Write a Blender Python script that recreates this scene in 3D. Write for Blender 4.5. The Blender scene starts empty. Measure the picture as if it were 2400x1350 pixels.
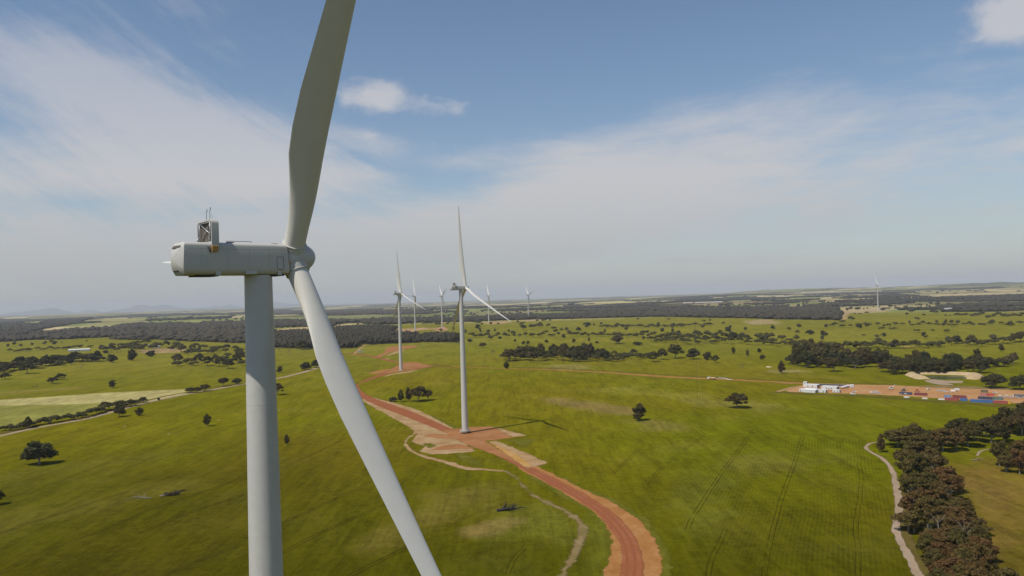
import bpy, bmesh, math, random
import numpy as np
from mathutils import Matrix, Vector

# ------------------------------------------------------------------ camera
F_PX, CX, CY, CAM_Z = 1850.0, 1200.0, 675.0, 115.0      # focal length in photo pixels (2400 wide)
PITCH = math.atan(24 / F_PX)
ROLL = math.atan(74 / 2400)
SC = bpy.context.scene
COL = SC.collection
_fw = np.array([0, math.cos(PITCH), math.sin(PITCH)])
_up0 = np.array([0, -math.sin(PITCH), math.cos(PITCH)])
_R = math.cos(ROLL) * np.array([1.0, 0, 0]) - math.sin(ROLL) * _up0
_U = math.sin(ROLL) * np.array([1.0, 0, 0]) + math.cos(ROLL) * _up0
CAM = np.array([0, 0, CAM_Z])
cd = bpy.data.cameras.new('camera')
cam = bpy.data.objects.new('camera', cd)
COL.objects.link(cam)
cd.sensor_width = 36
cd.lens = F_PX / 2400 * 36
cd.clip_start = 1.0
cd.clip_end = 200000
m = Matrix.Identity(4)
for i in range(3):
    m[i][0] = _R[i]; m[i][1] = _U[i]; m[i][2] = -_fw[i]; m[i][3] = CAM[i]
cam.matrix_world = m
SC.camera = cam

# ------------------------------------------------------------------ light, sky, exposure
SUN_EL = math.radians(57)
SUN_AZ = math.radians(180 + 51.8)          # compass-like: 0 = +Y, clockwise; behind the camera and to the left
sun_dir = Vector((math.sin(SUN_AZ) * math.cos(SUN_EL), math.cos(SUN_AZ) * math.cos(SUN_EL), math.sin(SUN_EL)))
sl = bpy.data.lights.new('sun', 'SUN')
sl.energy = 5.0
sl.angle = math.radians(0.53)
sl.color = (1.0, 0.945, 0.85)
so = bpy.data.objects.new('sun', sl)
COL.objects.link(so)
so.rotation_euler = (-sun_dir).to_track_quat('-Z', 'Y').to_euler()
so.location = (0, 0, 400)
SC.view_settings.view_transform = 'Standard'
SC.view_settings.look = 'None'
SC.view_settings.exposure = -0.25
SC.view_settings.gamma = 1.0
SC.view_settings.use_curve_mapping = False
SC.cycles.use_denoising = True
SC.cycles.max_bounces = 6
SC.cycles.volume_bounces = 0
SC.cycles.use_adaptive_sampling = True
SC.cycles.adaptive_threshold = 0.02


class NT:
    """small helper round a node tree"""
    def __init__(self, nt):
        self.nt = nt
        nt.nodes.clear()

    def n(self, typ, ins=None, **kw):
        nd = self.nt.nodes.new(typ)
        for k, v in kw.items():
            setattr(nd, k, v)
        for k, v in (ins or {}).items():
            s = nd.inputs[k]
            if isinstance(v, bpy.types.NodeSocket):
                self.nt.links.new(v, s)
            else:
                s.default_value = v
        return nd

    def math(self, op, a, b=0.0, c=0.0, clamp=False):
        nd = self.n('ShaderNodeMath', {0: a, 1: b, 2: c}, operation=op, use_clamp=clamp)
        return nd.outputs[0]

    def mix(self, fac, a, b, blend='MIX'):
        nd = self.n('ShaderNodeMix', data_type='RGBA', blend_type=blend)
        for idx, v in ((0, fac), (6, a), (7, b)):
            if isinstance(v, bpy.types.NodeSocket):
                self.nt.links.new(v, nd.inputs[idx])
            else:
                nd.inputs[idx].default_value = v
        return nd.outputs[2]

    def noise(self, vec, scale, detail=4.0, rough=0.55, dist=0.0):
        nd = self.n('ShaderNodeTexNoise', {'Scale': scale, 'Detail': detail, 'Roughness': rough, 'Distortion': dist})
        if vec is not None:
            self.nt.links.new(vec, nd.inputs['Vector'])
        return nd.outputs['Fac']

    def ramp(self, fac, stops):
        nd = self.n('ShaderNodeValToRGB', {'Fac': fac})
        el = nd.color_ramp.elements
        while len(el) < len(stops):
            el.new(0.5)
        for e, (p, c) in zip(el, stops):
            e.position = p
            e.color = c if len(c) == 4 else (*c, 1)
        return nd.outputs['Color']

    def smooth(self, v, a, b, lo=0.0, hi=1.0):
        nd = self.n('ShaderNodeMapRange', {'Value': v, 'From Min': a, 'From Max': b, 'To Min': lo, 'To Max': hi},
                    interpolation_type='SMOOTHSTEP')
        return nd.outputs['Result']


def build_world():
    w = bpy.data.worlds.new('World')
    SC.world = w
    w.use_nodes = True
    w.cycles.sampling_method = 'MANUAL'
    w.cycles.sample_map_resolution = 256
    t = NT(w.node_tree)
    sky = t.n('ShaderNodeTexSky', sky_type='NISHITA')
    sky.sun_disc = False
    sky.sun_elevation = SUN_EL
    sky.sun_rotation = SUN_AZ
    sky.altitude = 350
    sky.air_density = 1.1
    sky.dust_density = 0.15
    sky.ozone_density = 3.0
    tc = t.n('ShaderNodeTexCoord')
    sep = t.n('ShaderNodeSeparateXYZ', {0: tc.outputs['Generated']})
    x, y, z = sep.outputs
    zc = t.math('MAXIMUM', z, 0.0)
    den = t.math('ADD', zc, 0.085)
    px = t.math('DIVIDE', x, den)
    py = t.math('DIVIDE', y, den)
    # the cloud layer as a plane overhead
    plane = t.n('ShaderNodeCombineXYZ', {0: px, 1: py, 2: 0.0}).outputs[0]
    rot = t.n('ShaderNodeMapping', {'Vector': plane, 'Rotation': (0, 0, math.radians(24)), 'Scale': (0.42, 1.15, 1.0)}).outputs[0]
    warp = t.n('ShaderNodeTexNoise', {'Vector': rot, 'Scale': 0.9, 'Detail': 3.0})
    wv = t.n('ShaderNodeVectorMath', {0: warp.outputs['Color'], 1: (0.9, 0.9, 0.0)}, operation='MULTIPLY').outputs[0]
    rw = t.n('ShaderNodeVectorMath', {0: rot, 1: wv}, operation='ADD').outputs[0]
    big = t.noise(rw, 0.55, 5.0, 0.52)
    fluff = t.noise(rw, 3.0, 9.0, 0.6)
    # direction on the sky: azimuth and elevation
    az = t.math('ARCTAN2', x, y)
    el = t.math('ARCSINE', z)

    # cirrus fibres: fanned, slanting on the left and level on the right
    fan = t.smooth(az, -0.6, 0.25, -0.42, 0.07)
    cf, sf = t.math('COSINE', fan), t.math('SINE', fan)
    fu = t.math('ADD', t.math('MULTIPLY', az, cf), t.math('MULTIPLY', el, sf))
    fv = t.math('SUBTRACT', t.math('MULTIPLY', el, cf), t.math('MULTIPLY', az, sf))
    fib = t.n('ShaderNodeCombineXYZ', {0: t.math('MULTIPLY', fu, 3.0), 1: t.math('MULTIPLY', fv, 15.0), 2: 0.0}).outputs[0]
    wz = t.n('ShaderNodeTexNoise', {'Vector': fib, 'Scale': 0.8, 'Detail': 3.0})
    fib = t.n('ShaderNodeVectorMath', {0: fib, 1: t.n('ShaderNodeVectorMath', {0: wz.outputs['Color'], 1: (1.3, 1.3, 0.0)}, operation='MULTIPLY').outputs[0]}, operation='ADD').outputs[0]
    streak = t.noise(fib, 1.5, 9.0, 0.66)

    def lobe(a0, e0, sa, se, rotd, amp, edge=1.0):
        c, s = math.cos(math.radians(rotd)), math.sin(math.radians(rotd))
        da = t.math('SUBTRACT', az, a0)
        de = t.math('SUBTRACT', el, e0)
        u = t.math('ADD', t.math('MULTIPLY', da, c / sa), t.math('MULTIPLY', de, s / sa))
        v = t.math('ADD', t.math('MULTIPLY', da, -s / se), t.math('MULTIPLY', de, c / se))
        r2 = t.math('ADD', t.math('MULTIPLY', u, u), t.math('MULTIPLY', v, v))
        return t.math('MULTIPLY', t.math('EXPONENT', t.math('MULTIPLY', r2, -edge)), amp)
    # cirrus sheets that hang in view
    def pxa(px_, py_):
        v = _fw + (px_ - CX) / F_PX * _R - (py_ - CY) / F_PX * _U
        v = v / np.linalg.norm(v)
        return math.atan2(v[0], v[1]), math.asin(v[2])
    lobes = []
    for (bx, by, sx, sy, rd, amp) in (
            (1600, 450, 520, 105, 4, 0.34), (1480, 320, 330, 55, 12, 0.20), (1150, 500, 420, 90, 2, 0.26), (1850, 260, 260, 50, 6, 0.16),
            (480, 330, 380, 95, -18, 0.30), (150, 160, 380, 100, -26, 0.24), (120, 420, 380, 70, 0, 0.24),
            (560, 350, 150, 55, -20, 0.16), (100, 590, 700, 90, 0, 0.26), (1300, 620, 1000, 90, 0, 0.06),
            (2300, 400, 420, 120, 0, 0.04), (60, 10, 200, 60, 0, -0.16), (500, 50, 150, 60, -20, 0.14), (860, 330, 110, 36, 0, 0.16),
            (1150, 70, 560, 105, 0, -0.27), (1250, 245, 330, 70, 8, -0.15), (1060, 430, 190, 36, 0, -0.30),
            (830, 490, 240, 42, 0, -0.24), (1800, 110, 560, 105, 0, -0.13), (240, 480, 260, 26, 0, -0.14), (2200, 600, 500, 50, 0, -0.08)):
        a0, e0 = pxa(bx, by)
        lobes.append(lobe(a0, e0, sx / F_PX, sy / F_PX, rd, amp))
    acc = lobes[0]
    for l in lobes[1:]:
        acc = t.math('ADD', acc, l)
    mott = t.noise(t.n('ShaderNodeCombineXYZ', {0: t.math('MULTIPLY', fu, 7.0), 1: t.math('MULTIPLY', fv, 19.0), 2: 3.0}).outputs[0], 1.3, 7.0, 0.62, 0.5)
    dens = t.math('ADD', t.math('MULTIPLY', big, 0.36), t.math('ADD', t.math('MULTIPLY', streak, 0.62), t.math('MULTIPLY', mott, 0.36)))
    dens = t.math('ADD', t.math('ADD', dens, t.math('MULTIPLY', fluff, 0.18)), acc)
    cov = t.smooth(dens, 0.70, 1.12)
    slant = t.math('MINIMUM', t.math('DIVIDE', 0.17, t.math('ADD', zc, 0.02)), 1.0)   # thin layer: longer path near the horizon
    cov = t.math('MULTIPLY', cov, slant)
    # small cumulus scraps
    cum = None
    for (bx, by, sx, sy, amp) in ((878, 226, 92, 46, 1.15), (1045, 250, 75, 34, 0.62), (835, 318, 80, 28, 0.55), (2388, 38, 100, 62, 1.35)):
        a0, e0 = pxa(bx, by)
        l = lobe(a0, e0, sx / F_PX, sy / F_PX, 0, amp, 1.0)
        cum = l if cum is None else t.math('ADD', cum, l)
    ang = t.n('ShaderNodeCombineXYZ', {0: az, 1: t.math('MULTIPLY', el, 1.6), 2: 0.0}).outputs[0]
    cn = t.noise(ang, 26.0, 8.0, 0.6, 0.4)
    cumd = t.math('ADD', cum, t.math('MULTIPLY', t.math('SUBTRACT', cn, 0.5), 1.15))
    cumc = t.smooth(cumd, 0.36, 1.05)
    hor = t.math('EXPONENT', t.math('MULTIPLY', zc, -9.0))
    cloud_col = t.mix(hor, (7.5, 7.05, 6.9, 1), (5.0, 4.85, 4.85, 1))
    c1 = t.mix(t.math('MULTIPLY', cov, 0.80), sky.outputs[0], cloud_col)
    c2 = t.mix(t.math('MULTIPLY', cumc, 0.75), c1, (6.6, 6.4, 6.5, 1))
    low = t.math('EXPONENT', t.math('MULTIPLY', zc, -11.0))
    c2 = t.mix(t.math('MULTIPLY', low, 0.85), c2, (3.95, 4.15, 4.40, 1))
    bg = t.n('ShaderNodeBackground', {'Color': c2, 'Strength': 0.115})
    out = t.n('ShaderNodeOutputWorld', {'Surface': bg.outputs[0]})


build_world()

# ------------------------------------------------------------------ projection helpers and terrain shape


def ray(px, py):
    px = np.asarray(px, float); py = np.asarray(py, float)
    return _fw + ((px - CX) / F_PX)[..., None] * _R - ((py - CY) / F_PX)[..., None] * _U


def proj(P):
    v = np.asarray(P, float) - CAM
    d = v @ _fw
    return CX + F_PX * (v @ _R) / d, CY - F_PX * (v @ _U) / d, d


def _hash(ix, iy, seed):
    h = (ix.astype(np.int64) * 374761393 + iy.astype(np.int64) * 668265263 + seed * 974634541) & 0xFFFFFFFF
    h = ((h ^ (h >> 13)) * 1274126177) & 0xFFFFFFFF
    h = (h ^ (h >> 16)) & 0xFFFFFFFF
    return h / 4294967295.0


def vnoise(x, y, seed=0):
    x0 = np.floor(x); y0 = np.floor(y)
    fx = x - x0; fy = y - y0
    fx = fx * fx * fx * (fx * (fx * 6 - 15) + 10); fy = fy * fy * fy * (fy * (fy * 6 - 15) + 10)
    a = _hash(x0, y0, seed); b = _hash(x0 + 1, y0, seed); c = _hash(x0, y0 + 1, seed); d = _hash(x0 + 1, y0 + 1, seed)
    return (a * (1 - fx) + b * fx) * (1 - fy) + (c * (1 - fx) + d * fx) * fy


def fbm(x, y, seed=0, octv=4):
    s = 0; a = 0.5; n = 0
    for o in range(octv):
        s = s + a * vnoise(x, y, seed + o * 17); n += a
        x = x * 2.03 + 11.3; y = y * 2.03 - 7.1; a *= 0.5
    return s / n


# ground heights read off the turbine bases
PINS = np.array([(-27, 101, -4.2, 260), (0, 0, -4.5, 300), (-40.5, 689, 0.5, 420), (-181, 1293, 3.2, 600), (-360, 2948, 9, 900),
                 (-287, 3249, 7.6, 900), (-115, 3912, 8.3, 1100), (91, 4385, 7.3, 1200), (1897, 4091, -7.7, 1200),
                 (-299, 2130, 9, 500), (400, 1000, -1, 500), (-500, 900, -3, 500), (350, 420, -5, 300), (-350, 420, -5, 300)])


def ground(x, y):
    x = np.asarray(x, float); y = np.asarray(y, float)
    num = 0.0; den = 0.08
    for (px, py, pz, s) in PINS:
        w = np.exp(-((x - px) ** 2 + (y - py) ** 2) / (2 * s * s))
        num = num + w * pz; den = den + w
    z = num / den
    r = np.hypot(x, y)
    k = np.clip((r - 250) / 900, 0, 1)
    z = z + (fbm(x / 420 + 3.3, y / 420 + 8.1, 5, 2) - 0.5) * (1.2 + 6 * k)
    far = np.clip((r - 4500) / 9000, 0, 1)
    z = z + (fbm(x / 3800, y / 3800, 9, 4) - 0.42) * 120 * far
    # low blue hills on the right half of the skyline
    az = np.arctan2(x, np.maximum(y, 1e-3))
    hb = np.exp(-((r - 21000) / 4500) ** 2) * (np.exp(-((az - 0.33) / 0.16) ** 2) * 75 + np.exp(-((az - 0.62) / 0.22) ** 2) * 90)
    return z + hb * (0.65 + 0.7 * fbm(az * 22, r / 2500, 31, 4))


def gp(px, py):
    """photo pixel -> point on the ground"""
    v = ray(px, py)
    s = v[..., 2] / np.hypot(v[..., 0], v[..., 1])
    u = v[..., :2] / np.hypot(v[..., 0], v[..., 1])[..., None]
    s = np.minimum(s, -0.0022)
    d = CAM_Z / -s
    for _ in range(14):
        z = ground(u[..., 0] * d, u[..., 1] * d)
        d = 0.4 * d + 0.6 * (CAM_Z - z) / -s
    return np.stack([u[..., 0] * d, u[..., 1] * d, ground(u[..., 0] * d, u[..., 1] * d)], -1)


def gpl(pts):
    a = np.array(pts, float)
    return gp(a[:, 0], a[:, 1])


def in_poly(x, y, poly):
    inside = np.zeros(np.shape(x), bool)
    n = len(poly)
    for i in range(n):
        x1, y1 = poly[i][0], poly[i][1]; x2, y2 = poly[(i + 1) % n][0], poly[(i + 1) % n][1]
        c = ((y1 > y) != (y2 > y))
        with np.errstate(divide='ignore', invalid='ignore'):
            xi = (x2 - x1) * (y - y1) / (y2 - y1 + 1e-12) + x1
        inside ^= c & (x < xi)
    return inside


# ------------------------------------------------------------------ object helpers
def tag(o, label=None, cat=None, group=None, kind=None):
    if label: o['label'] = label
    if cat: o['category'] = cat
    if group: o['group'] = group
    if kind: o['kind'] = kind
    return o


def mesh_obj(name, verts, faces, mat, parent=None, smooth=False):
    me = bpy.data.meshes.new(name)
    me.from_pydata([tuple(map(float, v)) for v in verts], [], [tuple(map(int, f)) for f in faces])
    me.update()
    if mat: me.materials.append(mat)
    if smooth: me.shade_smooth()
    o = bpy.data.objects.new(name, me)
    COL.objects.link(o)
    if parent: o.parent = parent
    return o


def fast_mesh(name, V, Fc, mat, smooth=False):
    """V (n,3), Fc (m,k) arrays, all faces with k corners"""
    me = bpy.data.meshes.new(name)
    V = np.ascontiguousarray(V, dtype=np.float32); Fc = np.ascontiguousarray(Fc, dtype=np.int32)
    mf, k = Fc.shape
    me.vertices.add(len(V)); me.vertices.foreach_set('co', V.ravel())
    me.loops.add(mf * k); me.loops.foreach_set('vertex_index', Fc.ravel())
    me.polygons.add(mf)
    me.polygons.foreach_set('loop_start', np.arange(0, mf * k, k, dtype=np.int32))
    me.update(calc_edges=True)
    if mat: me.materials.append(mat)
    if smooth: me.shade_smooth()
    return me


def link(name, me, parent=None):
    o = bpy.data.objects.new(name, me)
    COL.objects.link(o)
    if parent: o.parent = parent
    return o


def empty(name, loc, rz=0.0, scale=(1, 1, 1)):
    o = bpy.data.objects.new(name, None)
    COL.objects.link(o)
    o.location = tuple(map(float, loc)); o.rotation_euler = (0, 0, float(rz)); o.scale = tuple(map(float, scale))
    o.empty_display_size = 0.5
    return o


class MB:
    def __init__(self):
        self.v = []; self.f = []

    def add(self, vs, fs):
        b = len(self.v)
        self.v += [tuple(map(float, p)) for p in vs]
        self.f += [tuple(i + b for i in q) for q in fs]
        return self

    def box(self, x0, x1, y0, y1, z0, z1, M=None, ch=0.0):
        if ch > 0:                                   # chamfered box
            vs = []
            bm = bmesh.new()
            bmesh.ops.create_cube(bm, size=1.0)
            for w in bm.verts:
                w.co = Vector(((x0 + x1) / 2 + w.co.x * (x1 - x0), (y0 + y1) / 2 + w.co.y * (y1 - y0), (z0 + z1) / 2 + w.co.z * (z1 - z0)))
            bmesh.ops.bevel(bm, geom=list(bm.edges), offset=ch, segments=1, affect='EDGES')
            bm.verts.ensure_lookup_table()
            vs = [w.co.copy() for w in bm.verts]
            fs = [[w.index for w in f.verts] for f in bm.faces]
            bm.free()
        else:
            vs = [Vector(p) for p in ((x0, y0, z0), (x1, y0, z0), (x1, y1, z0), (x0, y1, z0), (x0, y0, z1), (x1, y0, z1), (x1, y1, z1), (x0, y1, z1))]
            fs = [(0, 3, 2, 1), (4, 5, 6, 7), (0, 1, 5, 4), (1, 2, 6, 5), (2, 3, 7, 6), (3, 0, 4, 7)]
        if M is not None: vs = [M @ p for p in vs]
        return self.add(vs, fs)

    def tube(self, pts, rads, n=8, cap=True):
        pts = [Vector(p) for p in pts]
        rings = []
        ref = Vector((0.13, 0.21, 0.97))
        for i, p in enumerate(pts):
            d = (pts[min(i + 1, len(pts) - 1)] - pts[max(i - 1, 0)]).normalized()
            a = d.cross(ref if abs(d.dot(ref)) < 0.95 else Vector((1, 0, 0))).normalized()
            b = d.cross(a)
            r = rads[i] if hasattr(rads, '__len__') else rads
            rings.append([p + (a * math.cos(2 * math.pi * k / n) + b * math.sin(2 * math.pi * k / n)) * r for k in range(n)])
        vs = [q for rg in rings for q in rg]
        fs = []
        for i in range(len(rings) - 1):
            for k in range(n):
                fs.append((i * n + k, i * n + (k + 1) % n, (i + 1) * n + (k + 1) % n, (i + 1) * n + k))
        if cap:
            fs.append(tuple(range(n - 1, -1, -1))); fs.append(tuple((len(rings) - 1) * n + k for k in range(n)))
        return self.add(vs, fs)

    def loft(self, rings, cap=True):
        n = len(rings[0])
        vs = [q for rg in rings for q in rg]
        fs = []
        for i in range(len(rings) - 1):
            for k in range(n):
                fs.append((i * n + k, i * n + (k + 1) % n, (i + 1) * n + (k + 1) % n, (i + 1) * n + k))
        if cap:
            fs.append(tuple(range(n - 1, -1, -1))); fs.append(tuple((len(rings) - 1) * n + k for k in range(n)))
        return self.add(vs, fs)

    def mesh(self, name, mat, smooth=False, autos=None):
        me = bpy.data.meshes.new(name)
        me.from_pydata(self.v, [], self.f); me.update()
        bm = bmesh.new(); bm.from_mesh(me)
        bmesh.ops.recalc_face_normals(bm, faces=list(bm.faces))
        bm.to_mesh(me); bm.free()
        if mat: me.materials.append(mat)
        if smooth: me.shade_smooth()
        if autos is not None:
            me.shade_smooth(); me.set_sharp_from_angle(angle=math.radians(autos))
        return me

    def build(self, name, mat, parent=None, smooth=False, autos=None):
        return link(name, self.mesh(name, mat, smooth, autos), parent)


# ------------------------------------------------------------------ materials
def simple(name, col, rough=0.6, var=0.0, scale=3.0, metal=0.0, bump=0.0, spec=0.4, dirt=None):
    mt = bpy.data.materials.new(name); mt.use_nodes = True
    t = NT(mt.node_tree)
    tc = t.n('ShaderNodeTexCoord')
    c = (*col, 1)
    ins = {'Roughness': rough, 'Metallic': metal, 'Specular IOR Level': spec}
    if var > 0:
        f = t.noise(tc.outputs['Object'], scale, 5, 0.6)
        lo = tuple(max(0, v * (1 - var)) for v in col); hi = tuple(min(1, v * (1 + var)) for v in col)
        cc = t.ramp(f, [(0.3, lo), (0.7, hi)])
        if dirt:
            st = t.n('ShaderNodeMapping', {'Vector': tc.outputs['Object'], 'Scale': (2.0, 2.0, 0.12)}).outputs[0]
            f2 = t.noise(st, 1.2, 6, 0.65)
            cc = t.mix(t.smooth(f2, 0.56, 0.78, 0, dirt[3]), cc, (*dirt[:3], 1))
        ins['Base Color'] = cc
        if bump > 0:
            b = t.n('ShaderNodeBump', {'Height': f, 'Strength': bump, 'Distance': 0.3})
            ins['Normal'] = b.outputs[0]
    else:
        ins['Base Color'] = c
    p = t.n('ShaderNodeBsdfPrincipled', ins)
    t.n('ShaderNodeOutputMaterial', {'Surface': p.outputs[0]})
    return mt


def leaf_mat(name, cols, rough=0.75, trans=0.25):
    mt = bpy.data.materials.new(name); mt.use_nodes = True
    t = NT(mt.node_tree)
    oi = t.n('ShaderNodeObjectInfo')
    geo = t.n('ShaderNodeNewGeometry')
    pos = geo.outputs['Position']
    n1 = t.noise(pos, 0.16, 3, 0.6)
    n2 = t.noise(pos, 0.55, 3, 0.6)
    k = t.math('ADD', t.math('MULTIPLY', n1, 0.65), t.math('MULTIPLY', oi.outputs['Random'], 0.55))
    k = t.math('ADD', k, t.math('MULTIPLY', n2, 0.25))
    k = t.math('SUBTRACT', k, 0.22)
    c = t.ramp(k, [(i / (len(cols) - 1) * 0.7 + 0.15, cc) for i, cc in enumerate(cols)])
    r = t.n('ShaderNodeVectorMath', {0: c, 1: (0.85, 0.85, 0.85)}, operation='MULTIPLY').outputs[0]
    p = t.n('ShaderNodeBsdfPrincipled', {'Base Color': c, 'Roughness': rough, 'Specular IOR Level': 0.25})
    tr = t.n('ShaderNodeBsdfTranslucent', {'Color': r})
    mx = t.n('ShaderNodeMixShader', {0: trans, 1: p.outputs[0], 2: tr.outputs[0]})
    t.n('ShaderNodeOutputMaterial', {'Surface': mx.outputs[0]})
    return mt


MT = {}
MT['paint'] = simple('turbine_paint', (0.50, 0.485, 0.445), 0.5, 0.035, 0.9, spec=0.3, dirt=(0.36, 0.34, 0.29, 0.30))
MT['paint_blade'] = simple('blade_gelcoat', (0.60, 0.575, 0.515), 0.45, 0.03, 0.5, spec=0.3)
MT['seam'] = simple('panel_seam', (0.24, 0.24, 0.225), 0.7)
MT['ochre'] = simple('ochre_reflection_paint', (0.42, 0.23, 0.05), 0.55, 0.15, 6)  # coloured reflection under the cooler, put into the bracket's ochre
MT['grille'] = simple('radiator_core', (0.17, 0.145, 0.12), 0.7, 0.25, 14)
MT['steel'] = simple('galvanised_steel', (0.40, 0.41, 0.41), 0.4, 0.12, 5, metal=0.5)
MT['dark'] = simple('dark_metal', (0.035, 0.035, 0.04), 0.6, 0.2, 4)
MT['slot'] = simple('vent_slot', (0.09, 0.08, 0.06), 0.8)
MT['concrete'] = simple('concrete', (0.36, 0.33, 0.29), 0.85, 0.15, 1.5)
MT['leaf_gum'] = leaf_mat('gum_foliage', [(0.056, 0.052, 0.012), (0.078, 0.066, 0.017), (0.098, 0.070, 0.021), (0.110, 0.070, 0.025)], trans=0.3)
MT['leaf_wood'] = leaf_mat('brown_gum_foliage', [(0.088, 0.076, 0.016), (0.120, 0.092, 0.022), (0.142, 0.088, 0.025), (0.158, 0.078, 0.027)], trans=0.3)
MT['leaf_forest'] = leaf_mat('forest_foliage', [(0.034, 0.030, 0.016), (0.044, 0.038, 0.021), (0.056, 0.046, 0.027), (0.064, 0.049, 0.030)], trans=0.1)
MT['leaf_olive'] = leaf_mat('olive_foliage', [(0.054, 0.053, 0.013), (0.080, 0.072, 0.019), (0.102, 0.082, 0.026), (0.118, 0.084, 0.032)])
MT['leaf_green'] = leaf_mat('green_foliage', [(0.030, 0.036, 0.011), (0.046, 0.050, 0.015), (0.066, 0.062, 0.020), (0.082, 0.068, 0.025)])
MT['leaf_far'] = leaf_mat('far_foliage', [(0.038, 0.036, 0.014), (0.054, 0.048, 0.019), (0.072, 0.058, 0.025), (0.080, 0.058, 0.028)], trans=0.1)
MT['leaf_grey'] = leaf_mat('grey_foliage', [(0.075, 0.062, 0.036), (0.10, 0.078, 0.046), (0.12, 0.088, 0.056), (0.135, 0.098, 0.064)])
MT['bark'] = simple('gum_bark', (0.30, 0.255, 0.21), 0.85, 0.35, 1.2, bump=0.3)
MT['deadwood'] = simple('bleached_wood', (0.20, 0.165, 0.135), 0.85, 0.3, 1.5, bump=0.3)
MT['char'] = simple('charred_wood', (0.018, 0.016, 0.016), 0.8, 0.4, 2.0, bump=0.4)


def gravel_mat(name, a, b, c, sc=0.25, streak=None, rag=0.0, soft=0.3):
    mt = bpy.data.materials.new(name); mt.use_nodes = True
    t = NT(mt.node_tree)
    geo = t.n('ShaderNodeNewGeometry')
    pos = geo.outputs['Position']
    f1 = t.noise(pos, sc * 0.25, 5, 0.6)
    f2 = t.noise(pos, sc * 2.2, 6, 0.7)
    k = t.math('ADD', t.math('MULTIPLY', f1, 0.6), t.math('MULTIPLY', f2, 0.4))
    col = t.ramp(k, [(0.34, a), (0.5, b), (0.66, c)])
    if streak is not None:
        # wheel-polished lanes: the across coordinate is stored on the ribbon
        at = t.n('ShaderNodeAttribute', attribute_name='across')
        s = at.outputs['Fac']
        lane = t.n('ShaderNodeTexWave', {'Vector': t.n('ShaderNodeCombineXYZ', {0: s, 1: 0.0, 2: 0.0}).outputs[0], 'Scale': 0.092, 'Distortion': 0.5, 'Phase Offset': 1.2})
        lf = t.math('MULTIPLY', t.smooth(lane.outputs['Fac'], 0.45, 0.95), 0.5)
        lf = t.math('MULTIPLY', lf, t.smooth(f1, 0.3, 0.6))
        col = t.mix(lf, col, (*streak, 1))
    b_ = t.n('ShaderNodeBump', {'Height': f2, 'Strength': 0.35, 'Distance': 0.25})
    p = t.n('ShaderNodeBsdfPrincipled', {'Base Color': col, 'Roughness': 1.0, 'Specular IOR Level': 0.0, 'Normal': b_.outputs[0]})
    out = p.outputs[0]
    if rag > 0:                               # grass creeps over the edge in tongues and tufts
        ed = t.n('ShaderNodeAttribute', attribute_name='edge').outputs['Fac']
        rn = t.math('ADD', t.math('MULTIPLY', t.noise(pos, 0.11, 3, 0.6), 0.6), t.math('MULTIPLY', t.noise(pos, 0.8, 6, 0.85), 0.58))
        al = t.smooth(t.math('SUBTRACT', ed, t.math('MULTIPLY', t.smooth(rn, 0.36, 0.82), rag)), -soft, soft)
        tr = t.n('ShaderNodeBsdfTransparent')
        out = t.n('ShaderNodeMixShader', {0: al, 1: tr.outputs[0], 2: out}).outputs[0]
    t.n('ShaderNodeOutputMaterial', {'Surface': out})
    return mt


MT['road'] = gravel_mat('red_gravel', (0.225, 0.078, 0.034), (0.265, 0.095, 0.043), (0.310, 0.122, 0.060), streak=(0.170, 0.058, 0.030), rag=1.3, soft=0.2)
MT['pad'] = gravel_mat('pad_gravel', (0.245, 0.104, 0.040), (0.295, 0.134, 0.054), (0.350, 0.180, 0.082), rag=2.0, soft=0.2)
MT['shoulder'] = gravel_mat('orange_shoulder', (0.235, 0.100, 0.032), (0.315, 0.145, 0.046), (0.38, 0.205, 0.088), rag=2.4, soft=0.2)
MT['sand'] = gravel_mat('pale_sand', (0.25, 0.145, 0.062), (0.335, 0.215, 0.105), (0.41, 0.30, 0.17), rag=3.4, soft=0.25)
MT['sand_bank'] = gravel_mat('sand_bank', (0.32, 0.225, 0.115), (0.42, 0.31, 0.175), (0.48, 0.37, 0.225))
MT['ochre_soil'] = gravel_mat('ochre_soil', (0.33, 0.170, 0.045), (0.40, 0.225, 0.070), (0.44, 0.30, 0.14), rag=2.5, soft=0.2)
MT['track'] = gravel_mat('pale_track', (0.245, 0.175, 0.115), (0.305, 0.225, 0.155), (0.36, 0.275, 0.195), rag=1.3)
MT['oldtrack'] = gravel_mat('worn_track', (0.13, 0.105, 0.030), (0.185, 0.135, 0.055), (0.25, 0.18, 0.09), rag=4.4, soft=0.3)
MT['site'] = gravel_mat('site_gravel', (0.31, 0.155, 0.062), (0.38, 0.20, 0.085), (0.43, 0.26, 0.135), 0.12, rag=3.0)
MT['wheel'] = gravel_mat('wheel_mark', (0.030, 0.025, 0.002), (0.040, 0.033, 0.003), (0.055, 0.045, 0.005), 0.2, rag=0.30, soft=0.12)
MT['strawline'] = gravel_mat('straw_mark', (0.19, 0.155, 0.045), (0.24, 0.195, 0.075), (0.29, 0.235, 0.105), 0.3, rag=0.8)
MT['roughgrass'] = gravel_mat('rough_grass', (0.078, 0.062, 0.012), (0.105, 0.080, 0.020), (0.140, 0.105, 0.036), 0.3, rag=2.5)
MT['verge'] = gravel_mat('verge_grass', (0.082, 0.082, 0.006), (0.112, 0.106, 0.010), (0.165, 0.138, 0.030), 0.35, rag=5.0, soft=0.3)

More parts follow.
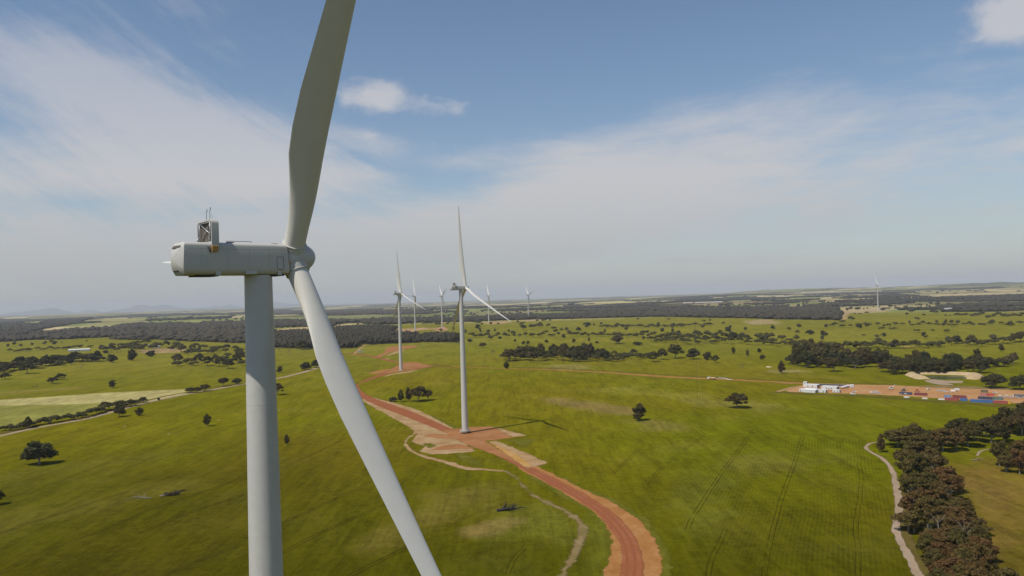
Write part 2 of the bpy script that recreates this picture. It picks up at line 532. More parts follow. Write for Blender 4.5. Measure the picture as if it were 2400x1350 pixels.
# ------------------------------------------------------------------ the ground: one sheet, coloured paddock by paddock
WOODS_PX = {   # ground outlines of the woods in view
    'wl1': [(-60, 797), (120, 779), (300, 766), (430, 760), (570, 758), (600, 760), (600, 805), (420, 799), (250, 796), (100, 796), (-60, 805)],
    'wl2': [(590, 782), (720, 779), (800, 772), (880, 768), (930, 772), (912, 783), (950, 786), (1000, 786), (1075, 792), (1076, 803), (1000, 802), (870, 808), (850, 806), (835, 816), (730, 818), (590, 814)],
    'wl3': [(-60, 775), (90, 759), (140, 752), (230, 747), (180, 759), (100, 772), (40, 786), (-60, 792)],
    'wl4': [(-60, 753), (200, 742), (420, 735), (570, 734), (570, 738), (420, 742), (200, 750), (-60, 760)],
    'wc1': [(640, 753), (850, 749), (930, 747), (1050, 747), (1000, 754), (940, 760), (850, 759), (740, 762), (640, 764)],
    'wc2': [(640, 728), (900, 728), (1050, 730), (1000, 736), (800, 738), (640, 736)],
    'wf1': [(1250, 746), (1330, 745), (1500, 742), (1700, 745), (1800, 748), (1962, 751), (1972, 738), (1966, 724), (1800, 722), (1600, 723), (1400, 731), (1280, 740)],
    'wf2': [(2180, 723), (2420, 717), (2420, 712), (2260, 715)],
    'wf3': [(1120, 750), (1180, 747), (1240, 741), (1250, 737), (1180, 741), (1120, 747)],
    'wf4': [(1960, 706), (2220, 698), (2420, 692), (2420, 697), (2220, 703), (1960, 712)],
    'wf5': [(1880, 716), (2000, 711), (1990, 717), (1890, 722)],
}
WOODS = {k: gpl(v) for k, v in WOODS_PX.items()}

PATCH = [  # (outline in the photo, colour, ragged edge in metres, strength)
    ([(-80, 942), (0, 937), (250, 920), (437, 912), (432, 925), (370, 938), (320, 943), (0, 951), (-80, 956)], (0.345, 0.300, 0.190), 1.2, 1.15),
    ([(-80, 956), (0, 951), (320, 943), (250, 957), (100, 987), (-80, 1015)], (0.205, 0.200, 0.080), 2.5, 1.0),
    ([(-40, 920), (80, 913), (230, 906), (160, 915), (30, 924), (-40, 930)], (0.215, 0.165, 0.070), 8, 0.6),
    ([(1268, 934), (1330, 932), (1420, 948), (1500, 964), (1470, 973), (1380, 962), (1290, 945)], (0.185, 0.130, 0.075), 5, 0.85),
    ([(1440, 983), (1530, 984), (1605, 1000), (1590, 1014), (1500, 1010)], (0.165, 0.130, 0.055), 6, 0.7),
    ([(1425, 904), (1500, 904), (1650, 928), (1600, 938), (1480, 921)], (0.215, 0.190, 0.045), 9, 0.7),
    ([(1610, 935), (1800, 944), (1850, 960), (1760, 969), (1640, 951)], (0.190, 0.165, 0.060), 8, 0.7),
    ([(1085, 1240), (1130, 1216), (1200, 1211), (1218, 1222), (1150, 1250), (1092, 1258)], (0.200, 0.125, 0.075), 2.0, 0.85),
    ([(1090, 1250), (1150, 1190), (1240, 1165), (1330, 1215), (1345, 1255), (1300, 1280), (1220, 1245), (1150, 1260)], (0.128, 0.132, 0.026), 4, 0.5),
    ([(1370, 1185), (1425, 1240), (1425, 1300), (1400, 1350), (1340, 1350), (1370, 1270), (1375, 1230)], (0.118, 0.126, 0.022), 3, 0.55),
    ([(830, 1275), (1000, 1165), (1170, 1130), (1180, 1150), (1040, 1210), (900, 1290)], (0.155, 0.122, 0.040), 6, 0.55),
    ([(2225, 1075), (2420, 1085), (2420, 1400), (2350, 1400), (2330, 1290), (2290, 1200), (2240, 1130)], (0.150, 0.092, 0.030), 8, 0.95),
    ([(2240, 1110), (2320, 1130), (2360, 1250), (2420, 1330), (2400, 1360), (2330, 1240), (2260, 1150)], (0.190, 0.118, 0.060), 6, 0.6),
    ([(-60, 1180), (150, 1160), (420, 1130), (300, 1195), (150, 1255), (-60, 1320)], (0.125, 0.108, 0.024), 14, 0.55),
    ([(-60, 1110), (200, 1080), (460, 1040), (380, 1080), (120, 1140), (-60, 1160)], (0.122, 0.105, 0.028), 14, 0.45),
    ([(1700, 1085), (1800, 1060), (1940, 1075), (2020, 1060), (2010, 1080), (1850, 1110), (1720, 1120)], (0.145, 0.125, 0.040), 7, 0.5),
    ([(1560, 1110), (1690, 1120), (1700, 1200), (1640, 1280), (1580, 1240)], (0.130, 0.135, 0.032), 8, 0.4),
    ([(1280, 855), (1390, 855), (1395, 868), (1300, 866)], (0.225, 0.180, 0.060), 8, 0.6),
    ([(645, 772), (725, 766), (728, 776), (645, 779)], (0.36, 0.265, 0.125), 4, 1.0),
    ([(785, 757), (848, 754), (845, 762), (785, 765)], (0.36, 0.285, 0.13), 4, 1.0),
    ([(560, 772), (578, 770), (578, 784), (548, 778)], (0.36, 0.25, 0.12), 4, 1.0),
    ([(120, 775), (250, 752), (350, 748), (344, 757), (200, 769)], (0.24, 0.215, 0.085), 10, 0.9),
    ([(-50, 770), (20, 766), (30, 776), (-50, 785)], (0.30, 0.26, 0.10), 10, 0.9),
    ([(40, 764), (140, 751), (340, 746), (340, 750), (140, 758), (60, 768)], (0.27, 0.235, 0.10), 10, 0.8),
    ([(425, 753), (470, 751), (476, 760), (440, 761)], (0.24, 0.24, 0.07), 6, 1.0),
    ([(510, 758), (540, 756), (542, 761), (512, 762)], (0.24, 0.25, 0.07), 6, 1.0),
    ([(640, 739), (760, 738), (850, 736), (930, 741), (930, 745), (760, 750), (640, 751)], (0.165, 0.165, 0.062), 10, 0.9),
    ([(1090, 715), (1200, 712), (1340, 711), (1330, 717), (1160, 719), (1080, 720)], (0.36, 0.29, 0.15), 30, 1.0),
    ([(1340, 712), (1440, 706), (1500, 708), (1490, 713), (1370, 719), (1345, 717)], (0.44, 0.36, 0.15), 30, 1.0),
    ([(1500, 712), (1800, 705), (1960, 703), (1960, 706), (1800, 711), (1560, 718)], (0.25, 0.19, 0.10), 60, 0.9),
    ([(2320, 677), (2420, 675), (2420, 682), (2340, 684)], (0.36, 0.28, 0.14), 60, 1.0),
    ([(2150, 692), (2420, 684), (2420, 688), (2150, 695)], (0.38, 0.29, 0.16), 60, 1.0),
    ([(1940, 745), (1968, 728), (2000, 728), (1985, 738), (1980, 748), (1960, 750)], (0.34, 0.22, 0.13), 6, 0.9),
    ([(1995, 731), (2050, 726), (2090, 729), (2060, 732), (2010, 734)], (0.33, 0.23, 0.13), 4, 0.9),
    ([(905, 783), (925, 772), (1000, 768), (1010, 772), (945, 780), (910, 785)], (0.34, 0.21, 0.12), 4, 0.95),
    ([(1010, 770), (1040, 766), (1052, 773), (1025, 777)], (0.36, 0.20, 0.12), 3, 0.95),
    ([(1130, 757), (1190, 753), (1200, 756), (1150, 760)], (0.34, 0.22, 0.13), 3, 0.95),
    ([(1222, 752), (1260, 746), (1275, 748), (1240, 753)], (0.34, 0.22, 0.13), 3, 0.95),
    ([(1745, 752), (1800, 748), (1830, 758), (1760, 762)], (0.30, 0.22, 0.12), 5, 0.8),
    ([(315, 822), (380, 816), (440, 818), (420, 826), (340, 828)], (0.30, 0.195, 0.11), 4, 0.8),
    ([(1800, 868), (1860, 866), (1895, 872), (1830, 875)], (0.24, 0.19, 0.09), 5, 0.6),
]
PATCHW = [(gpl(p), (c[0] * 0.97, c[1] * 0.95, c[2] * 0.62) if e < 20 and max(q[1] for q in p) > 880 else c, e, s * (0.82 if max(q[1] for q in p) > 880 else 1.0)) for p, c, e, s in PATCH]


def paddock(x, y):
    """patchwork far out: returns a class 0..1 hash and the cell's own hash"""
    a = 0.34
    wx = x + (fbm(x / 500, y / 500, 71, 3) - 0.5) * 420
    wy = y + (fbm(x / 500, y / 500, 77, 3) - 0.5) * 420
    u = (wx * math.cos(a) + wy * math.sin(a)) / 1150
    v = (-wx * math.sin(a) + wy * math.cos(a)) / 620
    u = u + 0.5 * (np.floor(v) % 2)
    return _hash(np.floor(u), np.floor(v), 5), _hash(np.floor(u), np.floor(v), 23)


def far_wood(x, y):
    """mask of tree cover in the far patchwork"""
    r = np.hypot(x, y)
    h1, h2 = paddock(x, y)
    n = fbm(x / 900, y / 900, 41, 4)
    cover = ((h1 < 0.26) & (n > 0.40)) | (n > 0.61)
    return cover & (r > 3900)


def clearing(x, y):
    return fbm(x / 330 + 4.7, y / 330 + 1.9, 91, 4) > 0.605


def ground_colour(x, y):
    r = np.hypot(x, y)
    n1 = fbm(x / 160, y / 160, 1, 5)
    n2 = fbm(x / 45 + y / 260, y / 40, 2, 4)
    n3 = fbm(x / 600, y / 600, 3, 3)
    crop = np.array([0.116, 0.111, 0.0020]); olive = np.array([0.130, 0.107, 0.0035]); lush = np.array([0.096, 0.103, 0.0015])
    near = np.clip((640 - r - 220 * (n3 - 0.5)) / 260, 0, 1)[..., None]          # younger, darker crop of the front paddocks, with lens vignetting painted in
    k = np.clip((n1 - 0.36) * 2.6, 0, 1)[..., None]
    c = crop * (1 - k) + olive * k
    k = np.clip((n3 - 0.45) * 3.5, 0, 1)[..., None]
    c = c * (1 - 0.6 * k) + lush * 0.6 * k
    k = np.clip((n2 - 0.55) * 3.0, 0, 1)[..., None] * 0.35
    c = c * (1 - k) + np.array([0.165, 0.140, 0.020]) * k
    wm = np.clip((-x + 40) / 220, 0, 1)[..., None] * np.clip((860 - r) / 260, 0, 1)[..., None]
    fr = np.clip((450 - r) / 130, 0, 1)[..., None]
    c = c * (1 - near * 0.33) * (1 - 0.36 * wm) * (1 - 0.16 * fr)  # near, left and bottom darkening: crop tone plus vignette put into the colour
    # dry pasture farther off
    k = np.clip((r - 1050) / 900, 0, 1)[..., None]
    past = np.array([0.165, 0.150, 0.020]) * (0.8 + 0.45 * n1[..., None])
    c = c * (1 - 0.7 * k) + past * 0.7 * k
    # far patchwork
    h1, h2 = paddock(x, y)
    fp = np.where((h1 > 0.72)[..., None], np.array([0.30, 0.245, 0.12]), np.array([0.155, 0.165, 0.052]))  # far green made paler, haze put into the colour
    fp = np.where((h1 > 0.90)[..., None], np.array([0.38, 0.30, 0.16]), fp)
    fp = np.where(((h1 > 0.55) & (h1 < 0.72))[..., None], np.array([0.19, 0.165, 0.075]), fp) * (0.75 + 0.5 * h2[..., None])
    k = np.clip((r - 3600) / 500, 0, 1)[..., None]
    c = c * (1 - k) + fp * k
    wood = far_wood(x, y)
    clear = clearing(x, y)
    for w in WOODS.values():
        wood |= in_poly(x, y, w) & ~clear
    jx = (fbm(x / 14, y / 14, 51, 3) - 0.5) + 1.5 * (fbm(x / 55, y / 55, 52, 3) - 0.5); jy = (fbm(x / 14, y / 14, 57, 3) - 0.5) + 1.5 * (fbm(x / 55, y / 55, 58, 3) - 0.5)
    for poly, col, e, s in PATCHW:
        mn = poly.min(0) - 40; mx = poly.max(0) + 40
        sel = (x > mn[0]) & (x < mx[0]) & (y > mn[1]) & (y < mx[1])
        if not sel.any(): continue
        xs, ys = x[sel], y[sel]
        wgt = np.zeros(len(xs))
        for ox, oy in ((0, 0), (0.9, 0.4), (-0.8, 0.8), (0.3, -1.0), (-1.3, -0.4), (1.5, -0.6), (0.5, 1.6), (-0.4, -1.8)):
            wgt += in_poly(xs + jx[sel] * e * 4 + ox * e, ys + jy[sel] * e * 4 + oy * e, poly)
        wgt = (wgt / 8 * s * (0.62 + 0.6 * fbm(xs / 9, ys / 9, 61, 3)))[:, None].clip(0, 1)
        c[sel] = c[sel] * (1 - wgt) + np.array(col) * (0.85 + 0.3 * n2[sel][:, None]) * wgt
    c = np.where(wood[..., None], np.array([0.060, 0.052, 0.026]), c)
    return c


def ground_material():
    mt = bpy.data.materials.new('paddock_ground'); mt.use_nodes = True
    t = NT(mt.node_tree)
    at = t.n('ShaderNodeAttribute', attribute_name='Col')
    geo = t.n('ShaderNodeNewGeometry')
    pos = geo.outputs['Position']
    fine = t.noise(pos, 1.2, 5, 0.8)
    tuft = t.noise(pos, 0.20, 5, 0.65)
    lane = t.n('ShaderNodeMapping', {'Vector': pos, 'Rotation': (0, 0, math.radians(-28)), 'Scale': (1.0, 0.06, 1.0)}).outputs[0]
    lanes = t.noise(lane, 0.33, 4, 0.6)
    k = t.math('ADD', t.math('MULTIPLY', fine, 0.85), t.math('MULTIPLY', tuft, 0.5))
    k = t.math('ADD', k, t.math('MULTIPLY', lanes, 0.4))
    blot = t.noise(t.n('ShaderNodeMapping', {'Vector': pos, 'Rotation': (0, 0, math.radians(34)), 'Scale': (1.0, 0.28, 1.0)}).outputs[0], 0.055, 6, 0.72, 0.3)
    k = t.math('ADD', t.math('MULTIPLY', k, 0.62), t.math('MULTIPLY', blot, 0.42))
    mul = t.smooth(k, 0.52, 0.94, 0.50, 1.55)
    col = t.n('ShaderNodeVectorMath', {0: at.outputs['Color'], 1: t.n('ShaderNodeCombineXYZ', {0: mul, 1: mul, 2: mul}).outputs[0]}, operation='MULTIPLY').outputs[0]
    # thin straw-coloured patches in the crop
    dry = t.smooth(t.noise(pos, 0.045, 6, 0.68, 0.6), 0.56, 0.74, 0.0, 0.42)
    dry = t.math('MULTIPLY', dry, t.smooth(tuft, 0.40, 0.60))
    col = t.mix(dry, col, (0.155, 0.122, 0.018, 1))
    # drill rows
    rows = t.n('ShaderNodeAttribute', attribute_name='rows')
    d0, d1 = gpl([(1870, 1030), (1797, 1340)])[:, :2]
    dv = (d1 - d0) / np.linalg.norm(d1 - d0)
    u = t.n('ShaderNodeVectorMath', {0: pos, 1: (float(-dv[1]), float(dv[0]), 0.0)}, operation='DOT_PRODUCT').outputs['Value']
    u = t.math('ADD', u, t.math('MULTIPLY', t.noise(pos, 0.012, 1, 0.4), 5.0))
    wvs = t.math('SINE', t.math('MULTIPLY', u, 2 * math.pi / 2.1))
    wvs = t.math('ADD', wvs, t.math('MULTIPLY', t.math('SINE', t.math('MULTIPLY', u, 2 * math.pi / 13.7)), 0.5))
    wv = t.smooth(wvs, -1.6, 1.6, 1.0, 0.72)
    wv = t.math('ADD', t.math('MULTIPLY', t.math('SUBTRACT', wv, 1.0), t.smooth(t.noise(pos, 0.018, 4, 0.6), 0.35, 0.65)), 1.0)
    wv = t.math('ADD', t.math('MULTIPLY', t.math('SUBTRACT', wv, 1.0), rows.outputs['Fac']), 1.0)
    col = t.n('ShaderNodeVectorMath', {0: col, 1: t.n('ShaderNodeCombineXYZ', {0: wv, 1: wv, 2: wv}).outputs[0]}, operation='MULTIPLY').outputs[0]
    b = t.n('ShaderNodeBump', {'Height': k, 'Strength': 0.35, 'Distance': 0.5})
    p = t.n('ShaderNodeBsdfPrincipled', {'Base Color': col, 'Roughness': 1.0, 'Specular IOR Level': 0.0, 'Normal': b.outputs[0]})
    t.n('ShaderNodeOutputMaterial', {'Surface': p.outputs[0]})
    return mt


def build_ground():
    fine = np.radians(np.linspace(-37, 37, 640))
    coarse = np.radians(np.linspace(37, 323, 60))[1:-1]
    ang = np.concatenate([fine, coarse])
    D = np.concatenate([np.linspace(1150, 260, 300), np.linspace(260, 60, 200)[1:], np.geomspace(60, 3.87, 150)[1:]])
    rad = np.concatenate([[40, 90, 140], CAM_Z * F_PX / D])
    A, Rr = np.meshgrid(ang, rad)
    x = np.sin(A) * Rr; y = np.cos(A) * Rr
    z = ground(x, y)
    nr, na = x.shape
    V = np.stack([x, y, z], -1).reshape(-1, 3)
    V = np.vstack([V, [[0, 0, float(ground(0, 0))]]])
    i = np.arange(nr - 1)[:, None] * na; j = np.arange(na)[None]; jn = (j + 1) % na
    Q = np.stack([i + j, i + na + j, i + na + jn, i + jn], -1).reshape(-1, 4)
    c0 = len(V) - 1
    cen = np.stack([np.full(na, c0), np.arange(na), (np.arange(na) + 1) % na], -1)
    T = np.vstack([cen, Q[:, [0, 1, 2]], Q[:, [0, 2, 3]]])
    # faces wind so that normals look up
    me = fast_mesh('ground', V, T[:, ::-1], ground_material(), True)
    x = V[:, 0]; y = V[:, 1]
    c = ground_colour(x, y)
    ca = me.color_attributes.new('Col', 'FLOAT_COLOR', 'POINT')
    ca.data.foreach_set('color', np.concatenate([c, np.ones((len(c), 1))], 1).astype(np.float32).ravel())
    rowp = gpl([(1560, 1040), (1760, 1010), (2020, 1025), (2080, 1120), (2100, 1250), (2140, 1370), (1580, 1370), (1600, 1300), (1500, 1180)])
    rows = in_poly(x, y, rowp).astype(np.float32)
    ra = me.attributes.new('rows', 'FLOAT', 'POINT')
    ra.data.foreach_set('value', rows)
    o = link('ground', me)
    tag(o, kind='structure')
    return o


build_ground()

# ------------------------------------------------------------------ roads, pads and tracks


def resample(P, step):
    P = np.asarray(P, float)
    # Catmull-Rom through the points
    out = []
    n = len(P)
    for i in range(n - 1):
        p0 = P[max(i - 1, 0)]; p1 = P[i]; p2 = P[i + 1]; p3 = P[min(i + 2, n - 1)]
        m_ = max(2, int(np.linalg.norm(p2 - p1) / step))
        for s in np.linspace(0, 1, m_, endpoint=False):
            out.append(0.5 * ((2 * p1) + (-p0 + p2) * s + (2 * p0 - 5 * p1 + 4 * p2 - p3) * s * s + (-p0 + 3 * p1 - 3 * p2 + p3) * s ** 3))
    out.append(P[-1])
    return np.array(out)


def strip(name, L, Rt, mat, lift, jit=0.0, seed=1, cols=7, label_kind='structure', parent=None):
    """sheet draped on the ground between two world polylines with the same number of points"""
    n = len(L)
    rng = np.arange(n)
    if jit > 0:
        d = Rt - L; w = np.linalg.norm(d, axis=1)[:, None] + 1e-6; d = d / w
        jl = (fbm(rng * 0.23, rng * 0 + 3.1, seed, 4) - 0.5) * 2 * jit
        jr = (fbm(rng * 0.23, rng * 0 + 9.7, seed + 5, 4) - 0.5) * 2 * jit
        L = L - d * jl[:, None]; Rt = Rt + d * jr[:, None]
    V = []; ac = []
    W = np.linalg.norm(Rt - L, axis=1)
    for k in range(cols):
        s = k / (cols - 1)
        P = L * (1 - s) + Rt * s
        V.append(np.stack([P[:, 0], P[:, 1], ground(P[:, 0], P[:, 1]) + lift], -1)); ac.append((s - 0.5) * W)
    V = np.stack(V, 1).reshape(-1, 3); ac = np.stack(ac, 1).reshape(-1)
    i = np.arange(n - 1)[:, None] * cols; j = np.arange(cols - 1)[None]
    Q = np.stack([i + j, i + j + 1, i + cols + j + 1, i + cols + j], -1).reshape(-1, 4)
    me = fast_mesh(name, V, Q, mat, True)
    if len(me.polygons) and me.polygons[0].normal.z < 0:
        me.flip_normals()
    a = me.attributes.new('across', 'FLOAT', 'POINT'); a.data.foreach_set('value', ac.astype(np.float32))
    ed = np.stack([min(k / (cols - 1), 1 - k / (cols - 1)) * W for k in range(cols)], 1).reshape(-1)
    a = me.attributes.new('edge', 'FLOAT', 'POINT'); a.data.foreach_set('value', ed.astype(np.float32))
    o = link(name, me, parent)
    if label_kind: tag(o, kind=label_kind)
    return o


def path(name, px_pts, width, mat, lift, jit=0.3, seed=1, step=4.0, cols=5, kind='structure'):
    """draped ribbon of given width (metres, may vary along it) along a pixel polyline"""
    P = resample(gpl(px_pts)[:, :2], step)
    t = np.gradient(P, axis=0); t /= np.linalg.norm(t, axis=1)[:, None] + 1e-9
    nrm = np.stack([-t[:, 1], t[:, 0]], -1)
    w = np.interp(np.linspace(0, 1, len(P)), np.linspace(0, 1, len(width)), width)[:, None] if hasattr(width, '__len__') else width
    L = P + nrm * w / 2; Rr = P - nrm * w / 2
    return strip(name, L, Rr, mat, lift, jit, seed, cols, kind)


def band(name, lp, rp, mat, lift, jit, seed, n=160, cols=9):
    def rs(p):
        q = resample(gpl(p)[:, :2], 2.5)
        s = np.concatenate([[0], np.cumsum(np.linalg.norm(np.diff(q, axis=0), axis=1))]); s /= s[-1]
        u = np.linspace(0, 1, n)
        return np.stack([np.interp(u, s, q[:, 0]), np.interp(u, s, q[:, 1])], -1)
    return strip(name, rs(lp), rs(rp), mat, lift, jit, seed, cols)


def sheet(name, px_poly, mat, lift, jit=0.6, seed=1, step=3.0, cuts=2):
    P = gpl(px_poly)[:, :2]
    P = np.vstack([P, P[:1]])
    out = []
    for a, b in zip(P[:-1], P[1:]):
        m_ = max(1, int(np.linalg.norm(b - a) / step))
        for s in np.linspace(0, 1, m_, endpoint=False): out.append(a + (b - a) * s)
    out = np.array(out)
    k = np.arange(len(out))
    out = out + np.stack([fbm(k * 0.31, k * 0 + 1.5, seed, 3) - 0.5, fbm(k * 0.31, k * 0 + 7.5, seed + 3, 3) - 0.5], -1) * 2 * jit
    bm = bmesh.new()
    vs = [bm.verts.new((p[0], p[1], 0)) for p in out]
    f = bm.faces.new(vs)
    bmesh.ops.triangulate(bm, faces=[f])
    for _ in range(cuts):
        bmesh.ops.subdivide_edges(bm, edges=[e for e in bm.edges if e.calc_length() > step * 1.5], cuts=1)
        bmesh.ops.triangulate(bm, faces=list(bm.faces))
    for v in bm.verts:
        v.co.z = float(ground(v.co.x, v.co.y)) + lift
    bmesh.ops.recalc_face_normals(bm, faces=list(bm.faces))
    me = bpy.data.meshes.new(name); bm.to_mesh(me); bm.free()
    if me.polygons[0].normal.z < 0: me.flip_normals()
    me.materials.append(mat)
    q = np.array([v.co[:2] for v in me.vertices])
    A_ = out; B_ = np.roll(out, -1, axis=0); dd = np.full(len(q), 1e9)
    for a_, b_ in zip(A_, B_):
        e_ = b_ - a_; t_ = np.clip(((q - a_) @ e_) / (e_ @ e_ + 1e-9), 0, 1)
        dd = np.minimum(dd, np.linalg.norm(q - (a_ + t_[:, None] * e_), axis=1))
    at_ = me.attributes.new('edge', 'FLOAT', 'POINT'); at_.data.foreach_set('value', dd.astype(np.float32))
    o = link(name, me)
    return tag(o, kind='structure')


# verge of pale sand and orange shoulders beside the main service road
band('road_verge', [(1100, 1350), (1390, 1352), (1412, 1305), (1412, 1262), (1395, 1225), (1355, 1192), (1290, 1155), (1225, 1117)][1:],
     [(1585, 1352), (1580, 1305), (1562, 1262), (1520, 1212), (1455, 1172), (1392, 1148), (1320, 1115)], MT['verge'], 0.04, 1.2, 3)
band('road_shoulder', [(1404, 1352), (1424, 1305), (1428, 1262), (1412, 1228), (1372, 1190), (1318, 1158), (1262, 1126), (1205, 1094)],
     [(1556, 1352), (1557, 1308), (1540, 1265), (1500, 1217), (1440, 1178), (1385, 1153), (1315, 1118), (1262, 1092)], MT['shoulder'], 0.07, 0.8, 5)
band('sand_verge', [(842, 938), (880, 957), (930, 985), (985, 1010), (1040, 1030)],
     [(872, 930), (930, 945), (985, 962), (1030, 985), (1062, 1003)], MT['sand'], 0.06, 1.6, 8, 90)
band('sand_verge', [(1000, 990), (1040, 1005), (1055, 1012), (1064, 1015)], [(985, 966), (1028, 978), (1075, 1002), (1092, 1003)], MT['verge'], 0.05, 1.0, 18, 50)
ROAD_L = [(1448, 1352), (1455, 1310), (1447, 1270), (1425, 1235), (1390, 1198), (1340, 1165), (1280, 1132), (1220, 1098), (1165, 1070), (1110, 1044), (1060, 1023), (1010, 1001), (960, 981), (910, 962), (868, 944), (842, 930), (830, 915), (832, 904), (850, 897), (880, 886), (910, 877), (935, 870)]
ROAD_R = [(1512, 1352), (1510, 1310), (1497, 1270), (1470, 1230), (1430, 1195), (1380, 1162), (1320, 1130), (1260, 1100), (1200, 1072), (1150, 1047), (1100, 1024), (1065, 1008), (1020, 988), (975, 968), (925, 950), (882, 935), (858, 924), (845, 912), (845, 902), (862, 892), (890, 880), (918, 868)][:22]
ROAD_R[-6:] = [(856, 922), (844, 912), (843, 899), (862, 888), (888, 878), (912, 866)]
band('service_road', ROAD_L, ROAD_R, MT['road'], 0.10, 0.35, 11, 420, 9)
# hardstand round the second turbine
sheet('hardstand', [(1030, 1010), (1060, 1006), (1092, 1001), (1156, 999), (1206, 1026), (1140, 1034), (1156, 1044), (1205, 1072), (1232, 1094), (1150, 1064), (1090, 1042)], MT['pad'], 0.13, 0.4, 4)
sheet('sand_batter', [(1153, 1000), (1176, 1004), (1242, 1021), (1198, 1027)], MT['sand'], 0.16, 0.5, 9)
sheet('sand_batter', [(1140, 1035), (1166, 1032), (1250, 1066), (1290, 1085), (1272, 1092), (1234, 1099), (1215, 1090), (1180, 1063)], MT['sand'], 0.15, 0.6, 10)
sheet('ochre_batter', [(1142, 1037), (1152, 1036), (1215, 1066), (1252, 1092), (1234, 1098), (1214, 1089), (1180, 1063)], MT['ochre_soil'], 0.19, 0.5, 12)
sheet('green_verge', [(1175, 1031), (1215, 1027), (1260, 1030), (1235, 1052)], MT['verge'], 0.12, 0.6, 13)
sheet('sand_apron', [(952, 1002), (1000, 1000), (1040, 1008), (1090, 1038), (1125, 1058), (1060, 1064), (1010, 1066), (975, 1058), (992, 1046), (962, 1036), (972, 1016)], MT['sand'], 0.065, 0.9, 81)
sheet('hardstand', [(972, 1030), (985, 1018), (1030, 1013), (1075, 1026), (1085, 1040), (1050, 1044), (1015, 1052), (1020, 1058), (1000, 1058), (1010, 1046)], MT['sand'], 0.08, 0.9, 14)
sheet('hardstand', [(985, 1022), (1020, 1016), (1062, 1020), (1075, 1030), (1020, 1028)], MT['pad'], 0.115, 0.6, 15)
sheet('hardstand', [(1005, 1057), (1030, 1045), (1080, 1040), (1120, 1052), (1060, 1053)], MT['pad'], 0.12, 0.6, 16)
sheet('green_verge', [(985, 1040), (1015, 1036), (1030, 1046), (1000, 1052)], MT['verge'], 0.16, 0.5, 17)
sheet('green_verge', [(1055, 1062), (1100, 1062), (1145, 1092), (1125, 1096), (1080, 1082)], MT['verge'], 0.10, 0.6, 19)
path('sand_track', [(862, 946), (905, 966), (935, 985), (968, 1003), (974, 1014), (953, 1030), (951, 1042), (965, 1058), (1000, 1072), (1050, 1084), (1090, 1097), (1140, 1101), (1180, 1104)], [5, 8, 10, 9, 8, 7, 6, 5.5, 5, 6, 8, 10, 7], MT['sand'], 0.09, 1.0, 21)
path('worn_track', [(1170, 1100), (1205, 1116), (1232, 1146), (1268, 1172), (1320, 1195), (1352, 1218), (1366, 1248), (1350, 1290), (1328, 1330), (1318, 1356)], [6, 6, 6, 7, 8, 8, 8, 8, 8, 8], MT['oldtrack'], 0.075, 1.0, 23, 2.5)
# third turbine: pad, fork and the roads beyond
sheet('hardstand', [(898, 876), (922, 861), (945, 850), (975, 848), (1003, 855), (1022, 857), (990, 864), (962, 869), (932, 872)], MT['pad'], 0.12, 1.2, 24, 6)
sheet('sand_batter', [(880, 889), (910, 878), (935, 873), (960, 870), (990, 865), (1000, 863), (965, 873), (925, 878), (895, 886)], MT['sand'], 0.08, 1.2, 25, 6)
sheet('hardstand', [(860, 876), (885, 868), (918, 864), (905, 872), (880, 878)], MT['shoulder'], 0.09, 1.2, 26, 6)
path('service_road', [(948, 851), (915, 846), (885, 838), (850, 832), (815, 829), (780, 832)], [11, 10, 10, 12, 16, 14], MT['road'], 0.11, 0.8, 27)
path('service_road', [(880, 839), (902, 829), (928, 818), (950, 814)], [16, 15, 15, 18], MT['pad'], 0.10, 1.0, 28)
sheet('hardstand', [(903, 816), (918, 812), (958, 810), (985, 811), (965, 816), (940, 819), (915, 827), (900, 830)], MT['pad'], 0.15, 1.5, 29, 8)
sheet('sand_batter', [(895, 838), (925, 824), (945, 818), (950, 821), (925, 830), (905, 838), (925, 845), (945, 849), (930, 849), (900, 842)], MT['sand'], 0.08, 1.5, 30, 8)
path('sand_track', [(830, 832), (835, 824), (846, 815), (856, 808)], [9, 8, 9, 10], MT['sand'], 0.09, 1.2, 31)
path('dirt_road', [(1000, 857), (1040, 859), (1100, 861), (1200, 864), (1320, 868), (1450, 875), (1600, 885), (1750, 892), (1850, 897), (1910, 900)], [9, 9, 10, 12, 14, 16, 18, 18, 16, 14], MT['shoulder'], 0.09, 0.8, 32, 8)
path('road_bank', [(1200, 861), (1320, 864), (1450, 871), (1600, 881), (1750, 888), (1850, 893), (2000, 898), (2100, 901)], 9.0, MT['roughgrass'], 0.06, 1.0, 33, 8)
# long dirt road of the left paddocks and the pale farm track on the right
path('dirt_road', [(-60, 1037), (0, 1022), (80, 1004), (200, 982), (262, 966), (320, 950), (400, 931), (500, 913), (560, 902), (640, 889), (690, 878), (735, 865), (770, 852)], [8, 8, 8.5, 9, 9, 10, 11, 11, 11, 11, 12, 12, 10], MT['track'], 0.09, 0.5, 34)
path('road_bank', [(0, 1017), (80, 999), (200, 977), (262, 961), (320, 945), (400, 926), (500, 909), (560, 898)], 9, MT['roughgrass'], 0.06, 1.0, 35)
path('farm_track', [(2165, 1372), (2148, 1340), (2128, 1300), (2108, 1262), (2100, 1238), (2106, 1200), (2104, 1160), (2094, 1110), (2072, 1078), (2042, 1060), (2030, 1050), (2036, 1041), (2056, 1036), (2078, 1034)], [4.6, 4.6, 4.6, 4.8, 5, 5.2, 5.6, 5.2, 4.2, 4, 4, 4, 3.6, 3.2], MT['track'], 0.09, 0.4, 36, 2.5)
path('farm_track', [(2290, 1068), (2296, 1060), (2305, 1055), (2320, 1052)], 3.0, MT['track'], 0.08, 0.4, 37, 3)
